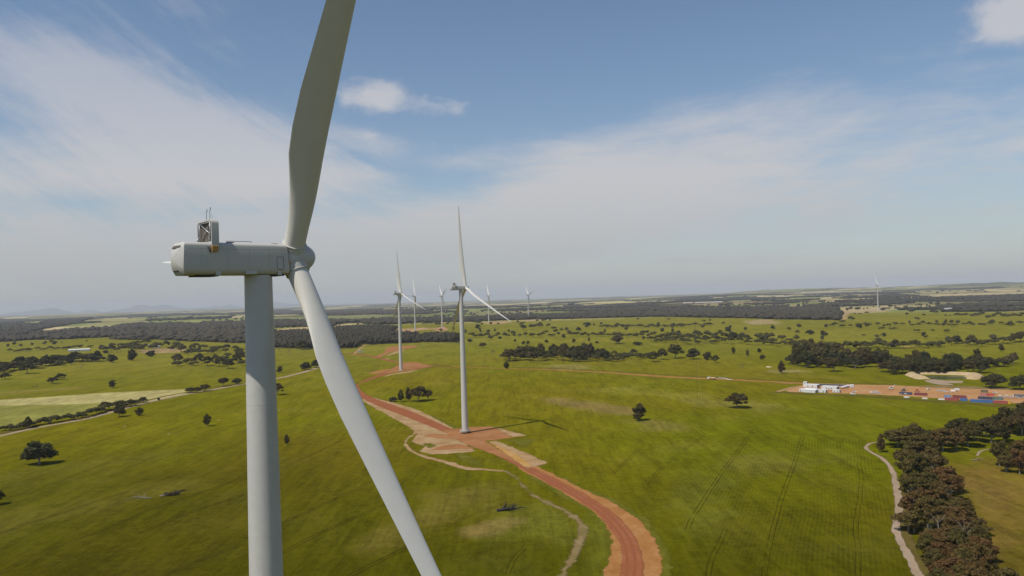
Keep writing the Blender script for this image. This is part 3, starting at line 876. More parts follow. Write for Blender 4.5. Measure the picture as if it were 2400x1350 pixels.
path('road_bank', [(2180, 1372), (2160, 1330), (2140, 1290), (2122, 1250), (2124, 1200), (2120, 1150)], 7.0, MT['roughgrass'], 0.05, 1.5, 38, 3)
# pale scrapes in the left paddock
path('straw_scrape', [(640, 958), (690, 957), (770, 951)], 1.6, MT['strawline'], 0.06, 0.5, 39)
path('straw_scrape', [(645, 944), (680, 938), (720, 929)], 1.5, MT['strawline'], 0.06, 0.5, 40)
path('straw_scrape', [(496, 990), (515, 984), (532, 979)], 3.5, MT['sand'], 0.06, 0.8, 41)
path('straw_scrape', [(345, 1032), (390, 1020), (445, 1008)], 1.1, MT['strawline'], 0.06, 0.5, 42)
path('straw_scrape', [(360, 1084), (400, 1070), (446, 1057)], 0.9, MT['strawline'], 0.06, 0.4, 43)
path('straw_scrape', [(30, 934), (120, 920), (200, 909)], 3.0, MT['strawline'], 0.07, 1.2, 44)
path('straw_scrape', [(2010, 962), (2150, 970), (2200, 972)], 1.2, MT['strawline'], 0.07, 0.5, 45)
path('straw_scrape', [(1780, 880), (1900, 884), (2000, 888)], 2.0, MT['strawline'], 0.07, 0.8, 46)


def tramlines(px, gauge=1.9, w=0.42, seed=1, mat='wheel'):
    P = resample(gpl(px)[:, :2], 3.0)
    t = np.gradient(P, axis=0); t /= np.linalg.norm(t, axis=1)[:, None] + 1e-9
    nrm = np.stack([-t[:, 1], t[:, 0]], -1)
    for s in (-1, 1):
        c = P + nrm * gauge / 2 * s
        strip('wheel_track', c + nrm * w / 2, c - nrm * w / 2, MT[mat], 0.055, 0.12, seed, 3)


for q, pts in enumerate([
        [(-20, 1352), (80, 1306), (160, 1273), (260, 1235), (340, 1200), (430, 1168), (520, 1138), (580, 1110)],
        [(-20, 1258), (60, 1230), (150, 1200), (300, 1152)],
        [(655, 1228), (720, 1200), (790, 1168), (875, 1128)], [(655, 1300), (740, 1255), (850, 1205), (930, 1170)],
        [(650, 1100), (700, 1080), (760, 1052), (815, 1025)], [(330, 1250), (450, 1200), (575, 1160)],
        [(820, 1350), (900, 1310), (985, 1268)], [(400, 1345), (500, 1300), (580, 1275)],
        [(1762, 1012), (1728, 1060), (1690, 1110), (1648, 1175), (1622, 1215), (1612, 1240)],
        [(1880, 1024), (1862, 1085), (1838, 1150), (1815, 1230), (1795, 1320), (1790, 1356)],
        [(1430, 1115), (1470, 1080), (1508, 1042), (1512, 1034), (1480, 1028), (1400, 1026)],
        [(1965, 1050), (1975, 1030), (2010, 1022), (2070, 1016)], [(1510, 1135), (1560, 1090), (1610, 1050), (1650, 1022)],
        [(2010, 1350), (2012, 1290), (2006, 1230), (2016, 1160), (2018, 1110), (2010, 1085)],
        [(1660, 1350), (1668, 1310), (1690, 1265), (1700, 1240)], [(1590, 1025), (1680, 1022), (1800, 1012), (1900, 1020), (2040, 1015)],
        [(1245, 945), (1235, 938), (1218, 942), (1208, 950)], [(1820, 965), (1840, 958), (1845, 948), (1832, 940)],
        [(1560, 985), (1620, 975), (1700, 972), (1800, 985)],
        [(1045, 1235), (1110, 1205), (1180, 1182)], [(1060, 1350), (1100, 1315), (1150, 1285)], [(1190, 1345), (1205, 1310), (1230, 1285)]]):
    tramlines(pts, 2.1 if q > 7 else 2.4, 0.55 if q > 7 else 0.95, 60 + q)

# ------------------------------------------------------------------ wind turbines
TILT, CONE = math.radians(6), math.radians(2.6)
HUB_Y, HUB_H = 4.5, 125.0


def airfoil(n=28):
    """unit section, x thickness (-.5...5), s chord 0 (leading) .. 1 (trailing); blunt trailing edge"""
    pts = []
    for k in range(n):
        a = 2 * math.pi * k / n
        s = 0.5 - 0.5 * math.cos(a)
        th = 1.4845 * math.sqrt(max(s, 0)) - 0.63 * s - 1.758 * s * s + 1.4215 * s ** 3 - 0.508 * s ** 4
        pts.append((s, max(th, 0.01) * (1 if a < math.pi else -0.62)))
    return pts


def blade_mesh():
    mb = MB()
    n = 28
    prof = airfoil(n)
    st = [  # radius, chord, thickness ratio, roundness, twist, offset of leading edge
        (1.6, 2.66, 1.0, 1.0, 4, 1.33), (3.2, 2.66, 1.0, 1.0, 6, 1.33), (4.8, 2.70, 0.97, 0.92, 10, 1.33), (6.8, 2.95, 0.84, 0.72, 12, 1.33), (8.8, 3.24, 0.72, 0.5, 12.5, 1.32),
        (11, 3.62, 0.60, 0.25, 12, 1.31), (14, 4.15, 0.47, 0.05, 11, 1.30), (17.5, 4.30, 0.40, 0, 10, 1.28), (22, 4.18, 0.35, 0, 8.5, 1.24), (28, 3.66, 0.31, 0, 7, 1.15),
        (33, 3.25, 0.28, 0, 6, 1.06), (40, 2.75, 0.26, 0, 4.5, 0.94), (48, 2.28, 0.24, 0, 3.5, 0.8), (56, 1.85, 0.22, 0, 2.5, 0.66), (63, 1.45, 0.20, 0, 1.5, 0.53), (69, 1.05, 0.18, 0, 0.8, 0.4), (72.5, 0.72, 0.17, 0, 0.3, 0.30), (73.9, 0.46, 0.17, 0, 0, 0.2), (74.6, 0.16, 0.2, 0, 0, 0.1)]
    rings = []
    for (r, c, tr, rd, tw, le) in st:
        ring = []
        bend = 3.4 * (r / 75) ** 2
        a = -math.radians(tw) * 0.8
        for k, (s, th) in enumerate(prof):
            ang = 2 * math.pi * k / n
            cy, cx = 0.5 * math.cos(ang), 0.5 * math.sin(ang)
            fy = le - s * c; fx = th * tr * c * 0.95
            ry, rx = cy * c, cx * c * tr
            yy = fy * (1 - rd) + ry * rd; xx = fx * (1 - rd) + rx * rd
            ring.append((xx * math.cos(a) - yy * math.sin(a), xx * math.sin(a) + yy * math.cos(a) + bend, r))
        rings.append(ring)
    mb.loft(rings)
    return mb.mesh('blade', MT['paint_blade'], autos=50)


def revolve(profile, n=48):
    """profile of (y, r) turned about the Y axis"""
    mb = MB()
    rings = [[(r * math.cos(2 * math.pi * k / n), y, r * math.sin(2 * math.pi * k / n)) for k in range(n)] for y, r in profile]
    mb.loft(rings)
    return mb


def section(w, zb, zt, ct, cb, n=5):
    """half-rounded rectangular nacelle section: list of (x, z)"""
    pts = []
    h = w / 2
    for (cx, cz, r, a0) in ((h - ct, zt - ct * 0.8, ct, 0), (-h + ct, zt - ct * 0.8, ct, 90), (-h + cb, zb + cb, cb, 180), (h - cb, zb + cb, cb, 270)):
        for k in range(n):
            a = math.radians(a0 + 90 * k / (n - 1))
            zz = cz + (r * 0.8 if a0 < 180 else r) * math.sin(a)
            pts.append((cx + r * math.cos(a), zz))
    return pts


TM = {}


def turbine_meshes():
    W = 4.0
    # tower: taper from base to top
    mb = MB()
    n = 64
    top = HUB_H - 2.15
    zs = [-1.5, 0, 20, 45, 70, 95, top - 2, top - 0.25, top]
    rings = []
    for z in zs:
        r = 2.85 - (2.85 - 1.66) * max(z, 0) / top
        rings.append([(r * math.cos(2 * math.pi * k / n), r * math.sin(2 * math.pi * k / n), z) for k in range(n)])
    mb.loft(rings)
    TM['tower'] = mb.mesh('tower', MT['paint'], autos=40)
    for i, z in enumerate((22.0, 47.0, 72.0, 91.0, 99.0, 107.0)):
        mb = MB(); r = 2.85 - (2.85 - 1.66) * z / top + 0.012
        mb.loft([[(rr * math.cos(2 * math.pi * k / n), rr * math.sin(2 * math.pi * k / n), z + dz) for k in range(n)] for rr, dz in ((r - 0.03, -0.06), (r, -0.05), (r, 0.05), (r - 0.03, 0.06))])
        TM['flange%d' % i] = mb.mesh('flange_seam', MT['paint'], autos=30)
    mb = MB(); mb.box(-0.55, 0.55, -2.98, -2.6, 0.9, 3.2, ch=0.05); TM['door'] = mb.mesh('tower_door', MT['steel'])
    mb = MB()
    for i in range(5): mb.box(-0.6, 0.6, -3.0 - 0.28 * (i + 1), -3.0 - 0.28 * i, 0, 0.85 - 0.17 * i)
    TM['steps'] = mb.mesh('door_steps', MT['steel'])
    mb = MB(); mb.loft([[(r * math.cos(2 * math.pi * k / 48), r * math.sin(2 * math.pi * k / 48), z) for k in range(48)] for r, z in ((4.6, -1.4), (4.6, 0.12), (4.2, 0.22), (2.86, 0.24))])
    TM['foundation'] = mb.mesh('foundation_ring', MT['concrete'], autos=30)
    # nacelle shell: side profile in y, rear is a bowed cap
    zb, zt = -2.12, 1.72
    mb = MB()
    yf = 3.15

    def rear_y(u, t):
        return -9.3 - 0.55 * (1 - t * t) - 0.42 * (1 - u * u) + 0.30 * max(abs(t) - 0.6, 0) ** 2

    rings = []
    for (y, sw, szb, szt, shear) in ((-9.35, 1.0, zb, zt, 1), (-7.0, 1.0, zb, zt, 0), (-2, 1.0, zb, zt, 0), (1.5, 1.0, zb + 0.0, zt, 0), (yf, 0.985, zb + 0.06, zt - 0.05, 2)):
        ring = []
        for (x, z) in section(W * sw, szb, szt, 0.55, 0.75):
            t = (z - (zb + zt) / 2) / ((zt - zb) / 2)
            yy = y
            if shear == 1: yy = rear_y(x / 2, t)
            if shear == 2: yy = y - 0.18 * t
            ring.append((x, yy, z))
        rings.append(ring)
    mb.loft(rings, cap=False)
    n = len(rings[0])
    mb.f.append(tuple((len(rings) - 1) * n + k for k in range(n)))
    TM['nacelle'] = mb.mesh('nacelle', MT['paint'], autos=32)
    # rear cap: bulging in plan and profile, slightly proud of the shell end
    mb = MB()
    rings = []
    zc = (zb + zt) / 2
    for s in (1.0, 0.97, 0.88, 0.7, 0.45, 0.2, 0.03):
        ring = []
        for (x, z) in section(W, zb, zt, 0.55, 0.75):
            xs, zs_ = x * s, zc + (z - zc) * s
            ring.append((xs, rear_y(xs / 2, (zs_ - zc) / ((zt - zb) / 2)) - 0.004, zs_))
        rings.append(ring)
    mb.loft(rings)
    TM['rear_cap'] = mb.mesh('rear_cap', MT['paint'], autos=40)
    for nm, t0, t1, u0, u1 in (('vent_slot_a', 0.64, 0.80, -0.72, 0.74), ('vent_slot_b', -0.80, -0.71, -0.5, 0.5)):
        mb = MB()
        for k in range(8):
            ua, ub = u0 + (u1 - u0) * k / 8, u0 + (u1 - u0) * (k + 1) / 8
            q = [(u * 2, rear_y(u, t) - d_, zc + t * (zt - zb) / 2) for d_ in (-0.03, 0.012) for u, t in ((ua, t0), (ub, t0), (ub, t1), (ua, t1))]
            mb.add(q, [(0, 3, 2, 1), (4, 5, 6, 7), (0, 1, 5, 4), (1, 2, 6, 5), (2, 3, 7, 6), (3, 0, 4, 7)])
        TM[nm] = mb.mesh('vent_slot', MT['slot'])
    # raised hatch outline, seams, skid plates on the sides (x = +-2)
    def ringrect(y0, y1, z0, z1, r, x, t=0.045, dep=0.012):
        mb = MB()
        def rr(inset):
            pts = []
            for (cy, cz, a0) in ((y1 - r, z1 - r, 0), (y0 + r, z1 - r, 90), (y0 + r, z0 + r, 180), (y1 - r, z0 + r, 270)):
                for k in range(4):
                    a = math.radians(a0 + 30 * k)
                    pts.append((cy + (r - inset) * math.cos(a), cz + (r - inset) * math.sin(a)))
            return pts
        o_, i_ = rr(0), rr(t)
        k = len(o_)
        vs = [(x, a, b) for a, b in o_] + [(x, a, b) for a, b in i_]
        s = 1 if x > 0 else -1
        vs += [(x + s * dep, a, b) for a, b in o_] + [(x + s * dep, a, b) for a, b in i_]
        fs = []
        for j in range(k):
            jn = (j + 1) % k
            fs += [(2 * k + j, 2 * k + jn, 3 * k + jn, 3 * k + j), (j, jn, 2 * k + jn, 2 * k + j), (k + j, 3 * k + j, 3 * k + jn, k + jn)]
        return mb.add(vs, fs)
    TM['hatch'] = ringrect(1.6, 2.5, -1.5, 0.1, 0.16, 2.001).mesh('side_hatch', MT['dark'])
    MT['paint2'] = simple('hatch_paint', (0.49, 0.48, 0.44), 0.5, 0.03, 1.0)
    mb = MB(); mb.box(1.99, 2.008, 1.66, 2.44, -1.44, 0.04, ch=0.003); TM['hatch_panel'] = mb.mesh('hatch_panel', MT['paint2'])
    for i, y in enumerate((-7.55, -4.55, -1.85, 0.55)):
        mb = MB(); mb.box(-2.006, 2.006, y - 0.012, y + 0.012, -1.25, 1.05); TM['seam%d' % i] = mb.mesh('panel_seam', MT['seam'])
    mb = MB(); mb.box(-2.007, 2.007, -9.1, 2.85, 0.92, 0.945); TM['seam4'] = mb.mesh('panel_seam', MT['seam'])
    # belly: skid trays, hinge blocks and the pale box above the tower
    mb = MB(); mb.box(-1.5, 1.5, -8.0, -5.4, -2.28, -2.1, ch=0.04); TM['tray0'] = mb.mesh('belly_tray', MT['dark'])
    mb = MB(); mb.box(-1.5, 1.5, 0.9, 2.8, -2.26, -2.05, ch=0.04); TM['tray1'] = mb.mesh('belly_tray', MT['dark'])
    mb = MB(); mb.box(1.3, 1.93, -5.9, -5.3, -2.2, -1.62, ch=0.06); TM['hinge0'] = mb.mesh('hinge_block', MT['paint2'])
    mb = MB(); mb.box(1.3, 1.93, 1.75, 2.25, -2.2, -1.62, ch=0.06); TM['hinge1'] = mb.mesh('hinge_block', MT['paint2'])
    mb = MB(); mb.box(1.2, 2.06, -2.35, -0.95, -2.08, -1.62, ch=0.05); TM['box'] = mb.mesh('cable_box', MT['paint2'])
    # roof hatch and rail
    mb = MB(); mb.box(-0.9, 1.0, 1.5, 2.2, 1.62, 1.82, ch=0.05); TM['roof_hatch'] = mb.mesh('roof_hatch', MT['slot'])
    mb = MB(); mb.tube([(1.1, -4.3, 1.72), (1.1, -4.3, 1.95), (1.1, -1.2, 1.95), (1.1, -1.2, 1.72)], 0.035, 6)
    mb.box(0.7, 1.2, -4.2, -3.4, 1.66, 1.86)
    TM['rail'] = mb.mesh('roof_rail', MT['dark'])
    # cooling tower on the roof: a portal frame with radiator, braces and two masts
    y0, y1, x_, z0, z1 = -6.5, -5.65, 2.45, 1.28, 4.42
    def portal(ix):
        pts = []
        r = 0.55 - ix * 0.5
        for (cx, a0) in ((x_ - 0.55, 0), (-x_ + 0.55, 90)):
            for k in range(6):
                a = math.radians(a0 + 18 * k)
                pts.append((cx + (0.55 - ix) * math.cos(a) if ix < 0.55 else cx, z1 - 0.55 + (0.55 - ix) * math.sin(a)))
        return [(x_ - ix, z0)] + pts + [(-x_ + ix, z0)]
    o_, i_ = portal(0), portal(0.16)
    k = len(o_)
    mb = MB()
    vs = [(a, y0, b) for a, b in o_] + [(a, y0, b) for a, b in i_] + [(a, y1, b) for a, b in o_] + [(a, y1, b) for a, b in i_]
    fs = []
    for j in range(k - 1):
        fs += [(j, j + 1, k + j + 1, k + j), (2 * k + j, 3 * k + j, 3 * k + j + 1, 2 * k + j + 1), (j, 2 * k + j, 2 * k + j + 1, j + 1), (k + j, k + j + 1, 3 * k + j + 1, 3 * k + j)]
    for j in (0, k - 1): fs.append((j, k + j, 3 * k + j, 2 * k + j))
    mb.add(vs, fs)
    TM['cooler'] = mb.mesh('cooler_frame', MT['paint'], autos=40)
    mb = MB(); mb.box(-x_ + 0.2, x_ - 0.2, y0 + 0.30, y0 + 0.55, 1.95, z1 - 0.2); TM['radiator'] = mb.mesh('radiator_panel', MT['grille'])
    for i, x in enumerate(np.linspace(-1.7, 1.7, 8)):
        mb = MB(); mb.box(x - 0.02, x + 0.02, y0 + 0.25, y0 + 0.31, 1.98, z1 - 0.25); TM['fin%d' % i] = mb.mesh('radiator_fin', MT['slot'])
    braces = [((-1.75, 4.1), (1.6, 2.7)), ((1.75, 4.1), (-1.6, 2.1)), ((1.6, 2.75), (0.7, 1.8)), ((-1.9, 4.2), (-1.9, 1.8)), ((1.75, 4.2), (1.75, 1.8)), ((-1.95, 4.12), (1.9, 4.12)), ((-1.9, 2.6), (-2.0, 1.75))]
    for i, (a, b) in enumerate(braces):
        mb = MB(); off = 0.14 if i < 3 else 0.08
        dy = -0.5 if i == 6 else 0
        mb.tube([(a[0], y0 + off, a[1]), (b[0], y0 + off + dy, b[1])], 0.065, 6)
        TM['brace%d' % i] = mb.mesh('brace', MT['steel'], smooth=True)
    for i, (x, h) in enumerate(((-0.4, 1.25), (0.75, 1.35), (1.5, 0.75))):
        mb = MB(); y = -6.05
        mb.tube([(x, y, z1 - 0.05), (x, y, z1 + h * 0.9)], 0.045 if i < 2 else 0.02, 6)
        if i < 2:
            mb.tube([(x - 0.25, y, z1 + h * 0.9), (x + 0.25, y, z1 + h * 0.9)], 0.03, 5)
            mb.tube([(x + 0.22, y, z1 + h * 0.9), (x + 0.22, y, z1 + h * 1.12)], 0.06, 6)
            mb.box(x - 0.1, x + 0.1, y - 0.1, y + 0.1, z1, z1 + 0.12)
        TM['mast%d' % i] = mb.mesh('sensor_mast', MT['steel'])
    for s, nm in ((1, 'bracket0'), (-1, 'bracket1')):
        mb = MB(); mb.box(*sorted((s * 2.03, s * 2.30)), y0 + 0.06, y1 - 0.04, 0.62, 1.27, ch=0.05); TM[nm] = mb.mesh('cooler_bracket', MT['ochre'])  # ochre here carries a painted reflection
    mb = MB()
    mb.tube([(2.05, y0 - 0.1, 1.25), (2.28, y0 - 0.16, 0.9), (2.2, y0 - 0.1, 0.4)], 0.05, 6)
    mb.tube([(2.05, y0 - 0.35, 1.2), (2.2, y0 - 0.22, 0.75), (2.12, y0 - 0.1, 0.45)], 0.05, 6)
    TM['hose'] = mb.mesh('coolant_hose', MT['dark'])
    # hub and spinner (built round the rotor centre)
    prof = [(-1.27, 1.2), (-1.25, 1.80), (-1.15, 1.88), (-0.6, 2.00), (0.1, 2.06), (0.8, 2.02), (1.4, 1.86), (2.05, 1.58), (2.6, 1.17), (2.95, 0.70), (3.12, 0.28), (3.15, 0.02)]
    TM['spinner'] = revolve(prof).mesh('spinner', MT['paint'], autos=35)
    mb = MB()
    n = 40
    def rg(r, z, q=1): return [(r * math.cos(2 * math.pi * k / n), r * math.sin(2 * math.pi * k / n), z) for k in range(n)]
    mb.loft([rg(1.62, 0.9), rg(1.55, 1.72), rg(1.42, 2.0), rg(1.42, 2.12), rg(1.30, 2.14)], cap=False)
    TM['cuff'] = mb.mesh('blade_cuff', MT['paint'], autos=40)
    mb = MB(); mb.loft([rg(1.50, 2.10), rg(1.53, 2.13), rg(1.53, 2.19), rg(1.30, 2.22)], cap=False); TM['collar'] = mb.mesh('root_collar', MT['paint'], autos=40)
    mb = revolve([(-0.45, 1.42), (-0.45, 1.60), (0.35, 1.55), (0.35, 1.42)], 40); TM['neck'] = mb.mesh('shaft_neck', MT['paint2'], autos=40)
    mb = MB(); mb.tube([(1.75, -1.32, -0.35), (1.82, -1.3, -0.45), (1.8, -1.3, -1.1)], 0.09, 6); TM['sensor'] = mb.mesh('hub_sensor', MT['ochre'])
    TM['blade'] = blade_mesh()


turbine_meshes()


def part(key, parent, M=None, name=None):
    o = bpy.data.objects.new(name or TM[key].name.split('.')[0], TM[key])
    COL.objects.link(o)
    o.parent = parent
    if M is not None: o.matrix_local = M
    return o


def turbine(base, psi_deg, az_deg, label, detail, feather=-7.0):
    root = empty('wind_turbine', base, -math.radians(psi_deg))
    tag(root, label, 'wind turbine', 'white three-bladed wind turbines')
    tw = part('tower', root)
    T0 = Matrix.Translation((0, 0, HUB_H))
    nac = part('nacelle', root, T0)
    part('rear_cap', nac)
    cool = part('cooler', root, T0)
    part('radiator', cool)
    if detail >= 1:
        part('vent_slot_a', nac); part('vent_slot_b', nac)
        part('foundation', tw); part('door', tw); part('steps', tw)
        for k in ('brace0', 'brace1', 'mast0', 'mast1', 'bracket0', 'bracket1'): part(k, cool)
    if detail >= 2:
        for k in ['flange%d' % i for i in range(6)]: part(k, tw)
        for k in ['hatch', 'hatch_panel', 'tray0', 'tray1', 'hinge0', 'hinge1', 'box', 'roof_hatch', 'rail'] + ['seam%d' % i for i in range(5)]: part(k, nac)
        for k in ['brace%d' % i for i in range(2, 7)] + ['mast2', 'hose'] + ['fin%d' % i for i in range(8)]: part(k, cool)
    RT = T0 @ Matrix.Translation((0, HUB_Y, 0)) @ Matrix.Rotation(TILT, 4, 'X')
    hub = part('spinner', root, RT, 'hub')
    nk = part('neck', nac, Matrix.Translation((0, 3.05, 0)) @ Matrix.Rotation(TILT, 4, 'X'))
    if detail >= 2: part('sensor', hub)
    for i in range(3):
        Ra = Matrix.Rotation(math.radians(az_deg + 120 * i), 4, 'Y')
        part('cuff', hub, Ra)
        b = part('blade', root, RT @ Ra @ Matrix.Rotation(-CONE, 4, 'X') @ Matrix.Rotation(math.radians(feather), 4, 'Z'))
        if detail >= 1: part('collar', b, None)
    return root


def hub_at(px, py, dist):
    v = ray(px, py); v = v / math.hypot(v[0], v[1])
    return CAM + v * dist


TURB = [  # hub pixel, distance, axis bearing, rotor azimuth, detail, label
    ((684, 606), 105, 49.6, 32, 2, 'nearest huge white wind turbine towering over the left of the picture'),
    ((1091, 674), 698, 63, -6, 1, 'second nearest wind turbine, standing on the red gravel hardstand with its shadow on the grass'),
    ((940.5, 688), 1306, 57, -8, 1, 'third wind turbine, standing on the red pad where the gravel roads fork'),
    ((974, 694), 2850, 68, -24, 0, 'slim distant wind turbine rising behind the dark wood, just right of the forked road turbine'),
    ((1037, 694), 3150, 72, -54, 0, 'small distant wind turbine on a bare red patch left of the second turbine'),
    ((1146, 692), 3800, 76, -32, 0, 'small distant wind turbine just right of the second turbine, crossed by its lower blade'),
    ((1239, 690.5), 4300, 72, -46, 0, 'tiny distant wind turbine on the grassy rise left of the long forest'),
    ((2058, 671.5), 4300, 75, -21, 0, 'tiny lone wind turbine far off on the right skyline'),
    ((940.5, 691), 2200, 54, -27, 0, 'distant wind turbine almost hidden behind the tower of the forked road turbine'),
]
TURB_BASE = []
for hp, d, psi, az, det, lab in TURB:
    h = hub_at(hp[0], hp[1], d)
    p = math.radians(psi)
    b = np.array([h[0] - HUB_Y * math.sin(p), h[1] - HUB_Y * math.cos(p)])
    g = float(ground(b[0], b[1]))
    zb = h[2] - HUB_H
    if det == 0: zb = g
    TURB_BASE.append((b[0], b[1], zb, g))
    turbine((b[0], b[1], zb), psi, az, lab, det)
print('TURB', [(round(a, 1) for a in t) and tuple(round(float(a), 1) for a in t) for t in TURB_BASE])

# ------------------------------------------------------------------ trees


def ico(sub=1):
    bm = bmesh.new(); bmesh.ops.create_icosphere(bm, subdivisions=sub, radius=1.0)
    V = np.array([v.co[:] for v in bm.verts]); Fc = np.array([[v.index for v in f.verts] for f in bm.faces]); bm.free()
    return V, Fc


ICO1, ICOF1 = ico(1)
ICO2, ICOF2 = ico(2)


def make_crown(rng, clumps, leaf, per_m2, core=0.72):
    """clumps: list of (centre, radii). Leaf sprays (triangles) over each clump plus a rough inner core"""
    Vs = []; Fs = []; nv = 0
    for (c, r) in clumps:
        c = np.array(c); r = np.array(r)
        nz = 0.78 + 0.4 * rng.random((len(ICO1), 1))
        V = ICO1 * r * core * nz + c
        Vs.append(V); Fs.append(ICOF1 + nv); nv += len(V)
        area = 4 * math.pi * ((r[0] * r[1]) ** 1.6 / 3 + (r[0] * r[2]) ** 1.6 / 3 + (r[1] * r[2]) ** 1.6 / 3) ** (1 / 1.6)
        n = max(12, int(area * per_m2))
        d = rng.normal(size=(n, 3)); d /= np.linalg.norm(d, axis=1)[:, None]
        d[:, 2] = np.where(d[:, 2] < -0.55, -d[:, 2] * 0.6, d[:, 2])
        p = c + d * r * (0.74 + 0.38 * rng.random((n, 1)) ** 1.5)
        nrm = d * 0.8 + rng.normal(size=(n, 3)) * 0.55
        nrm /= np.linalg.norm(nrm, axis=1)[:, None]
        a = np.cross(nrm, rng.normal(size=(n, 3))); a /= np.linalg.norm(a, axis=1)[:, None]
        b = np.cross(nrm, a)
        s = leaf * (0.6 + 0.9 * rng.random((n, 1)))
        q = np.stack([p + a * s, p - a * s * 0.5 + b * s * 0.8, p - a * s * 0.5 - b * s * 0.8], 1).reshape(-1, 3)
        Vs.append(q); Fs.append(np.arange(nv, nv + 3 * n).reshape(-1, 3)); nv += 3 * n
    return np.vstack(Vs), np.vstack(Fs)


def tree_proto(seed, kind, dense, wood=False):
    """returns crown and trunk meshes of a tree about 1 unit wide x 1 unit high scaled to 12 x 12 m"""
    rng = np.random.default_rng(seed)
    H = 12.0; Rw = 6.0
    clumps = []; limbs = []
    if kind == 'gum':            # spreading, open, flat-topped clumps on bare limbs
        n = 17 + int(rng.integers(5)); base = 0.24 * H
        for i in range(n):
            a = i * 2.4 + rng.random() * 0.7; rr = Rw * (0.12 + 0.72 * math.sqrt((i + 0.4) / n)) * (0.85 + 0.3 * rng.random())
            z = H * (0.92 - 0.46 * (rr / Rw) ** 1.6 - 0.16 * rng.random())
            c = np.array([math.cos(a) * rr, math.sin(a) * rr, z]); r = Rw * (0.17 + 0.14 * rng.random())
            clumps.append((c, (r * 1.35, r * 1.35, r * 0.80))); limbs.append(c)
        for i in range(5):
            a = rng.random() * 6.3; rr = Rw * (0.40 + 0.45 * rng.random())
            c = np.array([math.cos(a) * rr, math.sin(a) * rr, H * (0.30 + 0.18 * rng.random())]); r = Rw * 0.18
            clumps.append((c, (r * 1.2, r * 1.2, r * 0.8))); limbs.append(c)
        tr = 0.36
    elif kind == 'round':        # dense rounded bushy crown down to the ground
        n = 12; base = 0.12 * H
        for i in range(n):
            a = i * 2.4 + rng.random() * 0.6; u = (i + 0.5) / n
            rr = Rw * 0.60 * math.sqrt(u); z = H * (0.68 - 0.36 * u + 0.16 * rng.random() * (1 if i % 2 else -1))
            c = np.array([math.cos(a) * rr, math.sin(a) * rr, z]); r = Rw * (0.32 + 0.12 * rng.random())
            clumps.append((c, (r * 1.05, r * 1.05, r * 0.95))); limbs.append(c)
        tr = 0.34
    elif kind == 'tall':         # upright, clumps stacked up the stem
        n = 12; base = 0.14 * H
        for i in range(n):
            u = i / (n - 1); a = i * 2.4 + rng.random() * 0.8
            rr = Rw * (0.10 + 0.46 * math.sin(math.pi * min(1, u * 0.9 + 0.12)) * (0.6 + 0.5 * rng.random()))
            c = np.array([math.cos(a) * rr, math.sin(a) * rr, H * (0.24 + 0.66 * u)]); r = Rw * (0.30 + 0.14 * rng.random()) * (1.1 - 0.45 * u)
            clumps.append((c, (r, r, r * 1.0))); limbs.append(c)
        tr = 0.30
    elif kind == 'lean':         # ragged, one-sided, several leaning stems
        n = 24; base = 0.1 * H
        for i in range(n):
            d = rng.normal(size=3); d = d / np.linalg.norm(d) * rng.random() ** 0.4
            z = H * (0.50 + 0.36 * d[2])
            c = np.array([d[0] * Rw * 0.62 + 0.42 * (z - 0.5 * H), d[1] * Rw * 0.6, z]); r = Rw * (0.16 + 0.12 * rng.random())
            clumps.append((c, (r * 1.2, r * 1.2, r * 0.85))); limbs.append(c)
        tr = 0.30
    else:                        # bare / nearly dead
        n = 7; base = 0.25 * H
        for i in range(n):
            a = i * 2.4 + rng.random(); rr = Rw * (0.35 + 0.5 * rng.random())
            c = np.array([math.cos(a) * rr, math.sin(a) * rr, H * (0.5 + 0.45 * rng.random())])
            limbs.append(c)
            if rng.random() < 0.6: clumps.append((c, (Rw * 0.16, Rw * 0.16, Rw * 0.10)))
        tr = 0.26
    leaf, per = ((0.46, 3.0) if dense else (0.85, 1.1))
    if kind == 'bare': per *= 0.6
    V, Fc = make_crown(rng, clumps, leaf, per, 0.74 if kind != 'bare' else 0.3)
    leafm = {'gum': 'leaf_gum', 'round': 'leaf_green', 'tall': 'leaf_gum', 'lean': 'leaf_gum', 'bare': 'leaf_grey'}[kind]
    if not dense and leafm == 'leaf_gum': leafm = 'leaf_olive'
    if wood and kind != 'bare': leafm = 'leaf_wood'
    crown = fast_mesh('crown', V, Fc, MT[leafm])
    mb = MB()
    nseg = 8 if dense else 5
    fork = Vector((rng.normal() * 0.25, rng.normal() * 0.25, base + 0.9))
    mb.tube([(0, 0, -0.5), (fork.x * 0.4, fork.y * 0.4, base * 0.5), fork], [tr * 1.35, tr, tr * 0.85], nseg)
    for c in limbs if dense else limbs[:6]:
        c = Vector(c); mid = fork.lerp(c, 0.55) + Vector((rng.normal() * 0.3, rng.normal() * 0.3, -0.35))
        mb.tube([fork, mid, c], [tr * 0.55, tr * 0.34, tr * 0.14], 6 if dense else 4, cap=False)
    trunk = mb.mesh('trunk', MT['bark'] if kind != 'bare' else MT['deadwood'], smooth=True)
    return crown, trunk


PROTO = {}
for kind, cnt in (('gum', 5), ('round', 3), ('tall', 3), ('lean', 2), ('bare', 2)):
    PROTO[kind, True] = [tree_proto(100 + 7 * i + len(kind), kind, True) for i in range(cnt)]
    PROTO[kind, False] = [tree_proto(300 + 7 * i + len(kind), kind, False) for i in range(cnt)]

for kind, cnt in (('gum', 6), ('tall', 2), ('lean', 3), ('bare', 2)):
    PROTO[kind, 'wood'] = [tree_proto(500 + 7 * i + len(kind), kind, True, True) for i in range(cnt)]

RNG = np.random.default_rng(12)
PLACED = []      # dict per tree


